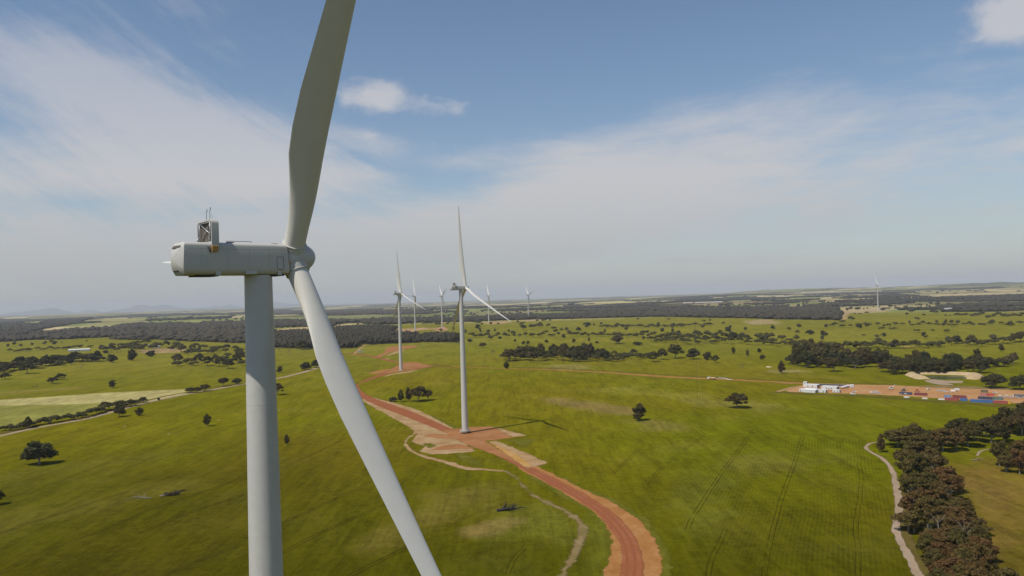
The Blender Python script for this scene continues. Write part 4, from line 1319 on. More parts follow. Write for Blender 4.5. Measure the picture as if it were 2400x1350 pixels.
def put(px, py, h, w, kind='gum', label=None, cluster=None, rot=None):
    """tree with its foot at a photo pixel; h, w in photo pixels at that distance"""
    g = gp(float(px), float(py))
    d = float((g - CAM) @ _fw)
    PLACED.append(dict(p=g, H=h / F_PX * d, W=w / F_PX * d, hp=h * w ** 0.5, px=px, py=py, kind=kind, label=label, cluster=cluster,
                       rot=RNG.random() * 6.28 if rot is None else rot))


def row(pts, n, h, w, kinds, cluster, spread=1.0):
    P = np.array(pts, float)
    s = np.concatenate([[0], np.cumsum(np.linalg.norm(np.diff(P, axis=0), axis=1))]); s /= s[-1]
    for i in range(n):
        u = (i + 0.5 + (RNG.random() - 0.5) * 0.9) / n
        x = np.interp(u, s, P[:, 0]); y = np.interp(u, s, P[:, 1]) + (RNG.random() - 0.5) * 2 * spread
        k = kinds[int(RNG.integers(len(kinds)))]
        f = 0.75 + 0.5 * RNG.random()
        put(x, y, h * f, w * (0.75 + 0.5 * RNG.random()), k, None, cluster)


def clump(poly, n, h, w, kinds, cluster, mind=0.6):
    """n trees scattered inside a pixel polygon, kept apart"""
    P = np.array(poly, float); pts = []
    tries = 0
    while len(pts) < n and tries < 6000:
        tries += 1
        x = P[:, 0].min() + RNG.random() * np.ptp(P[:, 0]); y = P[:, 1].min() + RNG.random() * np.ptp(P[:, 1])
        if not in_poly(np.array([x]), np.array([y]), poly)[0]: continue
        if any(((x - a) / w) ** 2 + ((y - b) / (w * 0.42)) ** 2 < mind ** 2 for a, b in pts): continue
        pts.append((x, y))
    for x, y in pts:
        put(x, y, h * (0.62 + 0.62 * RNG.random()), w * (0.72 + 0.5 * RNG.random()), kinds[int(RNG.integers(len(kinds)))], None, cluster)


# trees that stand alone
put(92, 1088, 62, 80, 'round', 'broad many-stemmed brown gum tree alone in the left paddock')
put(-4, 1183, 36, 32, 'gum', 'dark tree cut off by the left edge of the picture')
put(280, 977, 34, 31, 'round', 'dark round tree standing in front of the left roadside hedge')
put(326, 974, 21, 28, 'lean', 'ragged low tree just right of the round dark tree by the left road')
put(486, 999, 29, 26, 'tall', 'small upright tree beside a pale scrape in the left paddock')
put(672, 1043, 25, 17, 'tall', 'small dark tree between the near tower and the lower blade')
put(651, 926, 31, 26, 'gum', 'tree peeking out right of the near tower')
put(656, 874, 18, 20, 'lean', 'little leaning tree right of the near tower beyond the dirt road')
put(64, 876, 31, 34, 'gum', 'big brown double-crowned tree at the far side of the left paddock')
put(11, 889, 16, 22, 'gum', 'pale brown tree at the left edge beyond the straw strip')
put(124, 899, 17, 23, 'gum', 'darker of the two umbrella trees in the left middle paddock')
put(142, 889, 15, 22, 'gum', 'umbrella tree right behind the darker one in the left middle paddock')
put(85, 912, 11, 19, 'bare', 'thin grey-brown tree above the straw strip on the left')
put(263, 909, 20, 24, 'lean', 'ragged tree alone in the middle of the left paddock')
put(190, 864, 12, 19, 'bare', 'greyish half-bare tree at the edge of the left trees')
put(264, 850, 22, 28, 'round', 'dark round tree at the front of the left farm trees')
put(310, 846, 29, 26, 'tall', 'tall feathery tree right of the dark round farm tree')
put(352, 836, 16, 27, 'round', 'low dark tree in front of the farm buildings')
put(535, 864, 26, 26, 'gum', 'tall brown tree just left of the near tower')
put(554, 842, 20, 18, 'lean', 'thin tree left of the near tower behind the tall brown one')
put(524, 906, 24, 27, 'gum', 'umbrella tree on the dirt road left of the near tower')
put(555, 901, 18, 27, 'round', 'round bush on the dirt road touching the near tower')
put(446, 921, 15, 23, 'gum', 'first tree of the short roadside clump at the straw strip end')
put(463, 920, 15, 18, 'gum', 'middle tree of the short roadside clump at the straw strip end')
put(481, 917, 18, 26, 'gum', 'last and largest tree of the short roadside clump at the straw strip end')
put(372, 939, 8, 8, 'round', 'tiny round bush beside the dirt road near the straw strip end')
put(335, 945, 16, 20, 'gum', 'open crowned tree at the right end of the roadside hedge')
put(716, 867, 21, 29, 'round', 'dark bush beside the dirt road between tower and blade')
put(741, 862, 22, 27, 'round', 'bush half hidden behind the lower blade')
put(657, 830, 14, 12, 'bare', 'bare small tree in front of the wood right of the near tower')
put(679, 830, 13, 14, 'bare', 'second bare small tree in front of the wood right of the near tower')
put(707, 820, 27, 31, 'round', 'dark green tree at the wood edge between tower and blade')
put(921, 942, 14, 23, 'round', 'low bush at the left end of the clump behind the service road')
put(940, 942, 29, 21, 'tall', 'dark upright tree in the clump left of the second turbine')
put(957, 941, 33, 20, 'tall', 'slender tree in the middle of the clump left of the second turbine')
put(981, 941, 39, 42, 'gum', 'largest many-stemmed tree of the clump left of the second turbine')
put(1004, 938, 28, 24, 'gum', 'right-hand tree of the clump left of the second turbine')
put(1132, 815, 13, 17, 'gum', 'small lone tree right of the second tower in the green paddock')
put(1187, 864, 17, 16, 'tall', 'small dark tree beside the long dirt road right of the second tower')
put(1154, 832, 15, 16, 'bare', 'scraggly dead tree left of the dark plantation')
put(1497, 986, 45, 46, 'lean', 'ragged leaning brown tree on a bare patch in the middle of the green field', rot=0.2)
put(1728, 956, 40, 48, 'gum', 'umbrella shaped tree with a clear shadow in the green field on the right')
put(1739, 867, 17, 18, 'bare', 'crooked dead tree above the water truck')
put(1832, 876, 31, 22, 'tall', 'upright dark tree above the white site buildings')
put(1955, 871, 36, 36, 'gum', 'broad tree standing in front of the grove behind the site buildings')
put(2004, 866, 25, 25, 'bare', 'greyish half-bare tree in front of the grove behind the site buildings')
put(2329, 909, 40, 60, 'round', 'big round dark tree right of the dam')
put(2390, 913, 42, 52, 'round', 'big round dark tree at the right edge above the containers')
put(2290, 834, 21, 20, 'lean', 'lone ragged tree behind the dark grove on the right')
put(2347, 824, 21, 18, 'lean', 'thin tree farther right behind the dark grove')
put(2065, 1060, 43, 24, 'tall', 'slim dark tree at the bend of the pale farm track')
put(1447, 806, 23, 29, 'gum', 'feathery tall tree above the plantation in the middle distance')
put(1495, 809, 9, 29, 'round', 'low clipped-looking bush behind the plantation')
put(1356, 776, 11, 13, 'round', 'lone round tree in the pasture below the long forest')
put(1707, 779, 12, 15, 'round', 'lone round tree in the pasture at the right of the tree strip')
put(1376, 764, 10, 23, 'round', 'wide low tree in the pasture below the long forest')
put(1120, 771, 13, 14, 'round', 'small dark tree right of the second turbine hub tower')
put(1072, 805, 26, 16, 'gum', 'tall pale tree right beside the second tower at the wood edge')
put(1345, 804, 12, 13, 'lean', 'leaning small tree behind the plantation')
put(1370, 806, 10, 15, 'bare', 'pale half-bare tree behind the plantation')
put(1399, 806, 8, 10, 'round', 'tiny round tree behind the plantation')
put(1281, 804, 9, 12, 'round', 'small tree behind the left part of the plantation')
put(1227, 808, 10, 10, 'round', 'left one of a pair of small round trees behind the plantation')
put(1238, 808, 11, 9, 'round', 'right one of a pair of small round trees behind the plantation')
put(1719, 829, 16, 13, 'tall', 'small upright tree right of the bush group in mid field')
put(1752, 834, 15, 11, 'tall', 'narrow tree alone in the pasture above the water truck')
put(1787, 844, 15, 15, 'round', 'small round tree in the pasture above the water truck')
put(1780, 827, 12, 12, 'round', 'small tree behind the round one above the water truck')
put(1531, 848, 26, 26, 'gum', 'leftmost brown tree of the open group right of the plantation')
put(1552, 843, 28, 26, 'gum', 'second brown tree of the open group right of the plantation')
put(1583, 840, 36, 35, 'gum', 'widest pale crowned tree of the open group right of the plantation')
put(1625, 842, 30, 34, 'round', 'broad dark tree of the open group right of the plantation')
put(1657, 844, 22, 24, 'round', 'round tree near the right end of the open group')
put(1677, 850, 19, 17, 'gum', 'small open tree at the right end of the open group')
put(2014, 770, 13, 15, 'round', 'round tree in the thin tree line below the far right turbine')
put(1930, 787, 14, 16, 'round', 'round tree alone in the pasture right of the long forest')
put(1896, 784, 12, 19, 'round', 'pair-like wide tree in the pasture below the long forest end')
put(1869, 782, 9, 11, 'gum', 'small tree in the pasture below the long forest end')
put(1811, 773, 13, 11, 'round', 'small upright tree in the pasture right of the tree strip')
put(1849, 775, 10, 9, 'gum', 'tiny open tree in the pasture right of the tree strip')

# rows and clumps
row([(8, 1011), (60, 1003), (130, 991), (210, 976), (250, 962), (318, 950)], 34, 18, 23, ['gum', 'round', 'gum'], 'dark hedgerow along the left dirt road', 1.5)
put(66, 1004, 28, 22, 'tall', 'tallest tree in the hedgerow along the left dirt road')
put(247, 961, 23, 27, 'gum', 'wide pale-trunked tree in the hedgerow along the left dirt road')
row([(0, 872), (60, 862), (120, 858), (190, 848), (240, 845)], 26, 22, 30, ['gum', 'round'], 'belt of trees at the left below the long shed', 5)
row([(-10, 866), (40, 858)], 4, 18, 34, ['round'], 'dome crowned trees at the far left edge', 2)
row([(20, 826), (80, 823), (215, 815)], 13, 10, 17, ['round', 'gum'], 'low tree line behind the long shed on the left', 1.0)
clump([(230, 822), (300, 806), (420, 812), (570, 818), (570, 838), (420, 832), (340, 826), (250, 832)], 46, 18, 22, ['gum', 'gum', 'round'], 'scattered trees round the left farm buildings', 0.5)
clump([(400, 852), (500, 846), (570, 846), (570, 862), (500, 861), (415, 861)], 16, 22, 24, ['gum'], 'open brown grove left of the near tower', 0.5)
clump([(1172, 844), (1240, 835), (1300, 832), (1400, 836), (1425, 842), (1405, 850), (1290, 846), (1200, 848)], 40, 30, 27, ['round', 'tall', 'gum'], 'dark plantation in the middle of the green paddocks', 0.45)
clump([(1400, 842), (1440, 834), (1520, 834), (1528, 840), (1430, 849)], 18, 17, 21, ['gum', 'round'], 'lower right end of the dark plantation', 0.5)
clump([(1845, 855), (1900, 846), (2000, 846), (2076, 850), (2076, 864), (1990, 864), (1930, 862), (1860, 862)], 26, 38, 36, ['gum', 'round', 'tall'], 'tall grove behind the white site buildings', 0.5)
clump([(2078, 872), (2110, 862), (2200, 860), (2290, 864), (2302, 876), (2200, 878), (2100, 878)], 30, 40, 36, ['round', 'round', 'gum'], 'dense dark grove behind the dam', 0.45)
row([(2296, 862), (2340, 860), (2378, 854)], 7, 24, 26, ['round', 'gum'], 'low wood right of the dam grove', 3)
clump([(1850, 838), (1900, 826), (1960, 828), (1960, 840), (1900, 846)], 14, 30, 32, ['gum', 'tall'], 'back row of the grove behind the site buildings', 0.5)
row([(1912, 819), (2000, 817), (2100, 815), (2212, 812)], 28, 19, 24, ['gum', 'round'], 'tree belt across the right pasture', 2.5)
row([(2225, 808), (2300, 810), (2372, 806), (2410, 800)], 13, 21, 25, ['round', 'gum'], 'right-hand tree belt near the picture edge', 3)
clump([(1524, 800), (1560, 790), (1650, 790), (1800, 794), (1900, 806), (1900, 822), (1800, 812), (1700, 806), (1600, 808)], 60, 19, 22, ['gum', 'gum', 'round'], 'wide brown wood strip across the middle right', 0.5)
row([(1405, 768), (1500, 768), (1600, 766), (1670, 764)], 26, 10, 17, ['gum', 'round'], 'thin tree strip below the long forest', 1.2)
row([(1104, 791), (1147, 791)], 6, 13, 14, ['round'], 'short tree row right of the second tower', 0.6)
row([(1152, 791), (1250, 790), (1330, 788)], 15, 12, 13, ['gum', 'round'], 'tree row behind the plantation', 1.0)
row([(1330, 789), (1420, 789), (1510, 790)], 20, 12, 16, ['gum', 'round'], 'long tree row behind the plantation', 1.5)
row([(1215, 776), (1320, 778)], 10, 14, 14, ['gum', 'round'], 'loose trees behind the second turbine', 8)
row([(1940, 768), (2050, 765), (2150, 764), (2300, 763), (2400, 762)], 30, 10, 16, ['round', 'gum'], 'dotted tree line across the far right pasture', 2.5)
row([(2240, 743), (2310, 740)], 7, 11, 16, ['round'], 'dark tree cluster on the far right rise', 1.5)
row([(2315, 748), (2400, 742)], 9, 13, 16, ['round'], 'tree cluster at the right edge of the far rise', 3)
for (x, y, h, w) in ((2024, 790, 9, 11), (2055, 792, 11, 14), (2070, 789, 9, 15), (2171, 794, 12, 12), (2149, 779, 9, 17), (2186, 777, 8, 11), (2220, 779, 10, 17), (2150, 751, 11, 13),
                     (2126, 740, 10, 11), (2165, 740, 7, 9), (2195, 737, 11, 17), (2122, 726, 11, 11), (2137, 730, 7, 15), (2004, 737, 5, 8), (2016, 738, 6, 9), (2032, 736, 7, 13), (1995, 752, 15, 18),
                     (1975, 757, 9, 20), (2032, 773, 20, 13), (2066, 772, 8, 16), (2095, 773, 8, 20), (2245, 756, 7, 12), (2216, 742, 6, 9), (2227, 742, 5, 6), (2280, 742, 9, 12),
                     (1222, 765, 12, 10), (1266, 766, 14, 14), (1285, 766, 11, 12), (1495, 751, 9, 8), (1567, 751, 7, 9), (1649, 755, 8, 10), (1664, 754, 9, 8), (1696, 762, 11, 8), (1117, 760, 12, 23), (1060, 758, 8, 30), (1000, 762, 9, 30), (1028, 766, 13, 20),
                     (130, 805, 8, 10), (145, 805, 6, 6), (103, 808, 8, 10), (120, 806, 11, 10), (203, 803, 8, 5)):
    put(x, y, h, w, 'round' if (x * 7 + y) % 3 else 'gum', None, 'scattered far pasture trees')
# the brown wood by the pale farm track, near the right edge
clump([(2112, 1078), (2135, 1062), (2175, 1062), (2205, 1090), (2232, 1135), (2262, 1190), (2300, 1245), (2330, 1320), (2300, 1372), (2200, 1385), (2178, 1340), (2152, 1290), (2138, 1235), (2134, 1170), (2122, 1110)], 56, 66, 62, ['gum', 'gum', 'lean', 'gum'], 'brown wood beside the pale farm track', 0.40)
clump([(2100, 1045), (2180, 1038), (2215, 1040), (2215, 1058), (2120, 1058)], 9, 58, 62, ['gum'], 'upper corner of the wood at the farm track bend', 0.5)
clump([(2215, 1040), (2300, 1020), (2420, 985), (2420, 1012), (2330, 1045), (2240, 1056)], 17, 58, 60, ['gum', 'gum', 'tall'], 'arm of the brown wood running to the right edge', 0.5)
clump([(2335, 1085), (2420, 1080), (2420, 1125), (2345, 1115)], 6, 68, 62, ['gum', 'lean'], 'small brown grove at the right edge past the wood', 0.5)
clump([(2190, 1352), (2300, 1362), (2400, 1372), (2400, 1395), (2200, 1395)], 6, 56, 62, ['gum'], 'brown crowns along the bottom right corner', 0.5)
put(2130, 1246, 52, 66, 'gum', 'dark trunked gum leaning over the pale farm track')
put(2176, 1262, 46, 34, 'bare', 'bare grey branched tree at the lower left of the brown wood')
put(2160, 1082, 62, 60, 'gum', 'white-limbed gum at the top of the brown wood')

PLACED.sort(key=lambda d: -d['hp'])
IND = [d for d in PLACED if d['label']] + [d for d in PLACED if not d['label']]
IND = sorted(IND[:300], key=lambda d: -d['hp'])
REST = [d for d in PLACED if not any(d is e for e in IND)]
ORD = ['first', 'second', 'third', 'fourth', 'fifth', 'sixth', 'seventh', 'eighth', 'ninth', 'tenth', 'eleventh', 'twelfth', 'thirteenth', 'fourteenth', 'fifteenth', 'sixteenth', 'seventeenth', 'eighteenth', 'nineteenth', 'twentieth']
TENS = {20: 'twenty', 30: 'thirty', 40: 'forty', 50: 'fifty', 60: 'sixty'}


def ordinal(i):
    if i < 20: return ORD[i]
    t = (i + 1) // 10 * 10; u = (i + 1) % 10
    return TENS[t][:-1] + 'ieth' if u == 0 else TENS[t] + '-' + ORD[u - 1]


KINDW = {'gum': 'gum', 'round': 'rounded tree', 'tall': 'upright tree', 'lean': 'ragged tree', 'bare': 'bare tree'}
byc = {}
for d in IND:
    if d['cluster']: byc.setdefault(d['cluster'], []).append(d)
for c, ds in byc.items():
    for i, d in enumerate(sorted(ds, key=lambda d: d['px'])):
        d['label'] = '%s, %s from left in %s' % (KINDW[d['kind']], ordinal(i), c)
cnt = 0
for d in IND:
    dist = math.hypot(d['p'][0], d['p'][1])
    dense = dist < 1250
    pool = PROTO[d['kind'], dense]
    if dist < 640 and d['px'] > 2000 and (d['kind'], 'wood') in PROTO: pool = PROTO[d['kind'], 'wood']
    crown, trunk = pool[cnt % len(pool)]; cnt += 1
    s = d['W'] / 12.0; sz = d['H'] / 12.0
    root = empty('gum_tree', (d['p'][0], d['p'][1], d['p'][2] - 0.05), d['rot'], (s, s, sz))
    tag(root, d['label'], 'tree', d['cluster'] or 'trees standing alone')
    link('crown', crown, root); link('trunk', trunk, root)

# ------------------------------------------------------------------ woods and far trees that read as one mass


def low_tree(seed, leafy=26):
    """crown of a few dozen triangles, about 1 wide and 1 high"""
    rng = np.random.default_rng(seed)
    V = []; Fc = []; nv = 0
    for i in range(2):
        c = np.array([rng.normal() * 0.14, rng.normal() * 0.14, 0.55 + 0.14 * i])
        bm = bmesh.new(); bmesh.ops.create_icosphere(bm, subdivisions=1, radius=1)
        v = np.array([q.co[:] for q in bm.verts]); f = np.array([[q.index for q in g.verts] for g in bm.faces]); bm.free()
        v = v * np.array([0.36, 0.36, 0.32]) * (0.72 + 0.55 * rng.random((len(v), 1))) + c
        if i == 1: pass
        V.append(v); Fc.append(f + nv); nv += len(v)
    n = leafy
    d = rng.normal(size=(n, 3)); d /= np.linalg.norm(d, axis=1)[:, None]
    p = np.array([0, 0, 0.58]) + d * np.array([0.46, 0.46, 0.38]) * (0.8 + 0.3 * rng.random((n, 1)))
    a = rng.normal(size=(n, 3)); a /= np.linalg.norm(a, axis=1)[:, None]
    b = np.cross(d, a)
    s = 0.11
    V.append(np.stack([p + a * s, p - a * s * 0.5 + b * s, p - a * s * 0.5 - b * s], 1).reshape(-1, 3)); Fc.append(np.arange(nv, nv + 3 * n).reshape(-1, 3))
    return np.vstack(V), np.vstack(Fc)


def blob(seed):
    rng = np.random.default_rng(seed)
    V = ICO1 * np.array([0.5, 0.5, 0.46]) * (0.7 + 0.55 * rng.random((len(ICO1), 1))) + np.array([0, 0, 0.5])
    return V, ICOF1


def mini_tree(seed, kind):
    rg = np.random.default_rng(seed); cl = []
    n = 9 if kind == 'gum' else 8
    for i in range(n):
        a = i * 2.4 + rg.random(); rr = 0.36 * math.sqrt((i + 0.3) / n)
        z = (0.80 - 0.9 * rr ** 1.3 - 0.12 * rg.random()) if kind == 'gum' else (0.62 - 0.5 * rr + 0.2 * (rg.random() - 0.5))
        r = 0.15 + 0.08 * rg.random()
        cl.append(((math.cos(a) * rr, math.sin(a) * rr, z), (r * 1.15, r * 1.15, r * (0.75 if kind == 'gum' else 1.0))))
    V, Fc = make_crown(rg, cl, 0.055, 55, 0.85)
    t = np.array([(-0.02, -0.02, -0.05), (0.02, -0.02, -0.05), (0.0, 0.03, -0.05), (0.0, 0.0, 0.6)])
    Fc = np.vstack([Fc, np.array([(0, 1, 3), (1, 2, 3), (2, 0, 3)]) + len(V)])
    return np.vstack([V, t]), Fc


MINI = [mini_tree(20 + i, 'gum' if i % 2 else 'round') for i in range(8)]
LOW = [low_tree(i) for i in range(6)]
BLOB = [blob(50 + i) for i in range(6)]


def joined(name, pts, protos, mat, label):
    """pts: (n,5) x, y, z, width, height -> one mesh"""
    rng = np.random.default_rng(len(pts))
    Vs = []; Fs = []; nv = 0
    pick = rng.integers(len(protos), size=len(pts)); ang = rng.random(len(pts)) * 6.283
    for k, (V, Fc) in enumerate(protos):
        q = pts[pick == k]; a = ang[pick == k]
        if not len(q): continue
        c, s = np.cos(a)[:, None], np.sin(a)[:, None]
        X = (V[None, :, 0] * c - V[None, :, 1] * s) * q[:, 3:4] + q[:, 0:1]
        Y = (V[None, :, 0] * s + V[None, :, 1] * c) * q[:, 3:4] + q[:, 1:2]
        Z = V[None, :, 2] * q[:, 4:5] + q[:, 2:3]
        Vs.append(np.stack([X, Y, Z], -1).reshape(-1, 3))
        Fs.append((Fc[None] + (np.arange(len(q)) * len(V))[:, None, None]).reshape(-1, 3) + nv); nv += len(q) * len(V)
    me = fast_mesh(name, np.vstack(Vs), np.vstack(Fs), mat)
    o = link(name, me)
    return tag(o, label, 'trees', kind='stuff')


def fill(poly, spacing, w, h, seed):
    rng = np.random.default_rng(seed)
    mn, mx = poly.min(0), poly.max(0)
    gx, gy = np.meshgrid(np.arange(mn[0], mx[0], spacing), np.arange(mn[1], mx[1], spacing))
    gx = gx.ravel() + (rng.random(gx.size) - 0.5) * spacing * 1.7; gy = gy.ravel() + (rng.random(gy.size) - 0.5) * spacing * 1.7
    k = in_poly(gx, gy, poly) & ~clearing(gx, gy)
    gx, gy = gx[k], gy[k]
    n = len(gx)
    return np.stack([gx, gy, ground(gx, gy) - 0.5, w * (0.55 + 0.85 * rng.random(n) ** 1.5), h * (0.55 + 0.8 * rng.random(n))], -1)


WOOD_LABEL = {'wl1': 'wide dark bushland across the left below the far fields', 'wl2': 'dark wood behind the near tower and the forked road', 'wl3': 'bluish bushland at the upper left',
              'wl4': 'hazy strip of bush below the left mountains', 'wc1': 'dark tree belt behind the distant turbines', 'wc2': 'hazy far tree belt left of centre', 'wf1': 'long dark forest across the middle of the right half',
              'wf2': 'dark forest strip at the far right', 'wf3': 'narrow tree belt right of the second turbine', 'wf4': 'hazy far forest on the right', 'wf5': 'far wood left of the lone right turbine'}
for i, (k, poly) in enumerate(WOODS.items()):
    far = np.hypot(poly[:, 0], poly[:, 1]).mean()
    sp = 9.5 if far < 2600 else (12 if far < 4200 else 22)
    pts = fill(poly, sp, sp * 1.35, 13.5 if sp < 20 else 15, i)
    joined('woodland', pts, LOW if sp < 12 else BLOB, MT['leaf_forest'], WOOD_LABEL[k])
# patchwork of tree cover farther out
rng = np.random.default_rng(99)
for nm, r0, r1, sp, lab in (('bushland', 3900, 7200, 21.0, 'broken bushland between the paddocks in the far middle distance'), ('bushland', 7200, 15000, 46.0, 'hazy bushland patches towards the skyline')):
    n = int((r1 ** 2 - r0 ** 2) * math.radians(37) / (sp * sp))
    rr = np.sqrt(rng.random(n) * (r1 ** 2 - r0 ** 2) + r0 ** 2); aa = (rng.random(n) - 0.5) * 2 * math.radians(37)
    x, y = np.sin(aa) * rr, np.cos(aa) * rr
    k = far_wood(x, y) | (rng.random(n) < 0.012)
    for p, c, e, s in PATCHW:
        k &= ~in_poly(x, y, p)
    x, y = x[k], y[k]; n = len(x)
    joined(nm, np.stack([x, y, ground(x, y) - 1, sp * 1.25 * (0.6 + 0.7 * rng.random(n)), 13 * (0.7 + 0.6 * rng.random(n))], -1), BLOB, MT['leaf_forest'], lab)
# scattered trees of the middle distance
n = 900
rr = np.sqrt(rng.random(n) * (5200 ** 2 - 1700 ** 2) + 1700 ** 2); aa = (rng.random(n) - 0.5) * 2 * math.radians(36)
x, y = np.sin(aa) * rr, np.cos(aa) * rr
k = fbm(x / 420, y / 420, 88, 3) > 0.50
for p in WOODS.values(): k &= ~in_poly(x, y, p)
for p, c, e, s in PATCHW: k &= ~in_poly(x, y, p)
x, y = x[k], y[k]; n = len(x)
pts = np.stack([x, y, ground(x, y) - 0.4, 13 * (0.6 + 0.7 * rng.random(n)), 12 * (0.7 + 0.5 * rng.random(n))], -1)
joined('scattered_trees', pts, LOW, MT['leaf_far'], 'small trees dotted over the far pastures')
if REST:
    rp = np.array([[d['p'][0], d['p'][1], d['p'][2] - 0.2, d['W'], d['H']] for d in REST])
    joined('shelter_trees', rp, MINI, MT['leaf_olive'], 'smaller trees of the hedgerows, belts and groves in the middle distance')
print('PLACED', len(PLACED), 'REST', len(REST))

# ------------------------------------------------------------------ far mountains on the left skyline


def mountains():
    prof = [(-200, 731), (-120, 734), (-40, 730), (0, 738), (25, 733), (75, 727), (105, 723), (120, 719), (135, 722), (155, 728), (180, 733), (195, 728), (215, 726), (240, 732), (270, 727), (300, 721), (322, 714), (336, 713), (352, 717), (366, 716), (380, 712), (395, 715),
            (420, 721), (450, 722), (480, 720), (505, 717), (520, 718), (541, 712), (560, 718), (585, 719), (610, 714), (640, 706), (655, 708), (680, 711), (720, 713), (760, 713), (830, 711), (900, 712), (980, 713), (1060, 712), (1150, 711)]
    P = np.array(prof, float)
    xs = np.arange(-200, 1151, 4.0)
    eye = 736 - 0.0308 * xs
    ys = eye + (np.interp(xs, P[:, 0], P[:, 1]) - eye) * 0.86 - (fbm(xs / 9, xs * 0, 4, 3) - 0.5) * 1.6
    D = 55000.0
    rows = []
    for k, (dd, f) in enumerate(((-3200, 0.0), (-2100, 0.42), (-1200, 0.72), (-500, 0.92), (0, 1.0), (900, 0.75), (2600, 0.0))):
        row = []
        for x, y in zip(xs, ys):
            v = ray(x, y); v = v / math.hypot(v[0], v[1])
            top = CAM_Z + v[2] * D
            d = D + dd + (fbm(x / 30, k * 3.3, 8, 3) - 0.5) * 900
            z = -40 + (top + 40) * f * (1 if f in (0, 1) else 0.85 + 0.3 * float(fbm(np.array(x / 14), np.array(k * 1.7), 6, 3)))
            row.append((v[0] * d, v[1] * d, z))
        rows.append(row)
    V = np.array(rows).reshape(-1, 3)
    nr, nc = len(rows), len(xs)
    i = np.arange(nr - 1)[:, None] * nc; j = np.arange(nc - 1)[None]
    Q = np.stack([i + j, i + j + 1, i + nc + j + 1, i + nc + j], -1).reshape(-1, 4)
    me = fast_mesh('mountain_range', V, Q, simple('mountain_scrub', (0.17, 0.17, 0.16), 0.95, 0.2, 0.002, spec=0.0), True)
    tag(link('mountain_range', me), kind='structure')


mountains()

# ------------------------------------------------------------------ construction compound, dam, vehicles
MT['white'] = simple('white_cladding', (0.62, 0.61, 0.58), 0.5, 0.05, 0.8)
MT['roofwhite'] = simple('white_roof_sheet', (0.70, 0.69, 0.66), 0.45, 0.04, 0.5)
MT['glass'] = simple('dark_glass', (0.03, 0.035, 0.04), 0.12, spec=0.6)
MT['rubber'] = simple('tyre_rubber', (0.02, 0.02, 0.02), 0.85)
MT['grey'] = simple('grey_panel', (0.20, 0.22, 0.22), 0.6, 0.1, 1.0)
MT['asphalt'] = simple('asphalt', (0.055, 0.05, 0.058), 0.9, 0.2, 0.6)
MT['tan'] = simple('tan_tank_paint', (0.52, 0.34, 0.19), 0.5, 0.1, 0.8)
MT['redbrown'] = simple('red_brown_paint', (0.24, 0.07, 0.04), 0.55, 0.15, 1)
MT['zinc'] = simple('zincalume', (0.42, 0.45, 0.46), 0.35, 0.1, 1.5, metal=0.4)
MT['yellow'] = simple('plant_yellow', (0.55, 0.33, 0.03), 0.5, 0.1, 1)
MT['orange'] = simple('plant_orange', (0.55, 0.14, 0.03), 0.5, 0.1, 1)
for nm, c in (('navy', (0.045, 0.055, 0.10)), ('maroon', (0.20, 0.040, 0.035)), ('red', (0.36, 0.055, 0.04)), ('vermilion', (0.52, 0.07, 0.03)), ('blue', (0.035, 0.13, 0.36)), ('teal', (0.09, 0.16, 0.15)),
              ('pink', (0.40, 0.15, 0.14)), ('slate', (0.12, 0.13, 0.15)), ('lightblue', (0.14, 0.25, 0.42)), ('olive', (0.13, 0.12, 0.07))):
    MT['c_' + nm] = simple('container_' + nm, tuple(0.82 * v + 0.18 * sum(c) / 3 for v in c), 0.55, 0.18, 0.6, dirt=(0.25, 0.13, 0.08, 0.5))

_a, _b = gpl([(1880, 920), (2340, 946)])[:, :2]
SITE = math.atan2(_b[1] - _a[1], _b[0] - _a[0])

sheet('site_hardstand', [(1832, 918), (1878, 902), (1905, 898), (2000, 901), (2100, 903), (2200, 908), (2300, 911), (2440, 917), (2440, 956), (2385, 946), (2250, 938), (2100, 928), (1990, 923), (1880, 920)], MT['site'], 0.08, 1.0, 70, 7, 3)
sheet('sand_batter', [(1812, 918), (1850, 907), (1872, 903), (1876, 905), (1842, 916), (1830, 919)], MT['sand'], 0.12, 0.8, 71, 4)
sheet('car_park', [(1905, 899), (1988, 902), (1990, 908), (1960, 906), (1905, 903)], MT['asphalt'], 0.14, 0.2, 72, 5)
path('scrub_strip', [(1805, 919), (1900, 924), (2000, 928), (2100, 934), (2200, 942), (2290, 948), (2385, 956), (2430, 960)], 13, MT['roughgrass'], 0.10, 1.5, 73, 5)
path('sand_track', [(1800, 900), (1850, 899), (1905, 899), (2000, 900)], 5, MT['sand'], 0.105, 0.8, 74, 6)
sheet('bare_soil', [(2130, 906), (2180, 902), (2260, 904), (2330, 908), (2400, 912), (2400, 916), (2280, 912), (2180, 909)], MT['oldtrack'], 0.115, 1.5, 75, 7)
sheet('sand_batter', [(2165, 892), (2185, 889), (2220, 892), (2262, 893), (2255, 898), (2220, 898), (2245, 903), (2200, 902), (2175, 897)], MT['track'], 0.10, 1.5, 76, 6)
sheet('bare_soil', [(2288, 906), (2340, 908), (2400, 911), (2330, 911)], MT['sand'], 0.13, 1.2, 77, 6)
sheet('pale_dam_floor', [(2110, 812), (2154, 811), (2153, 813), (2110, 814)], MT['sand'], 0.12, 1.0, 78, 8)


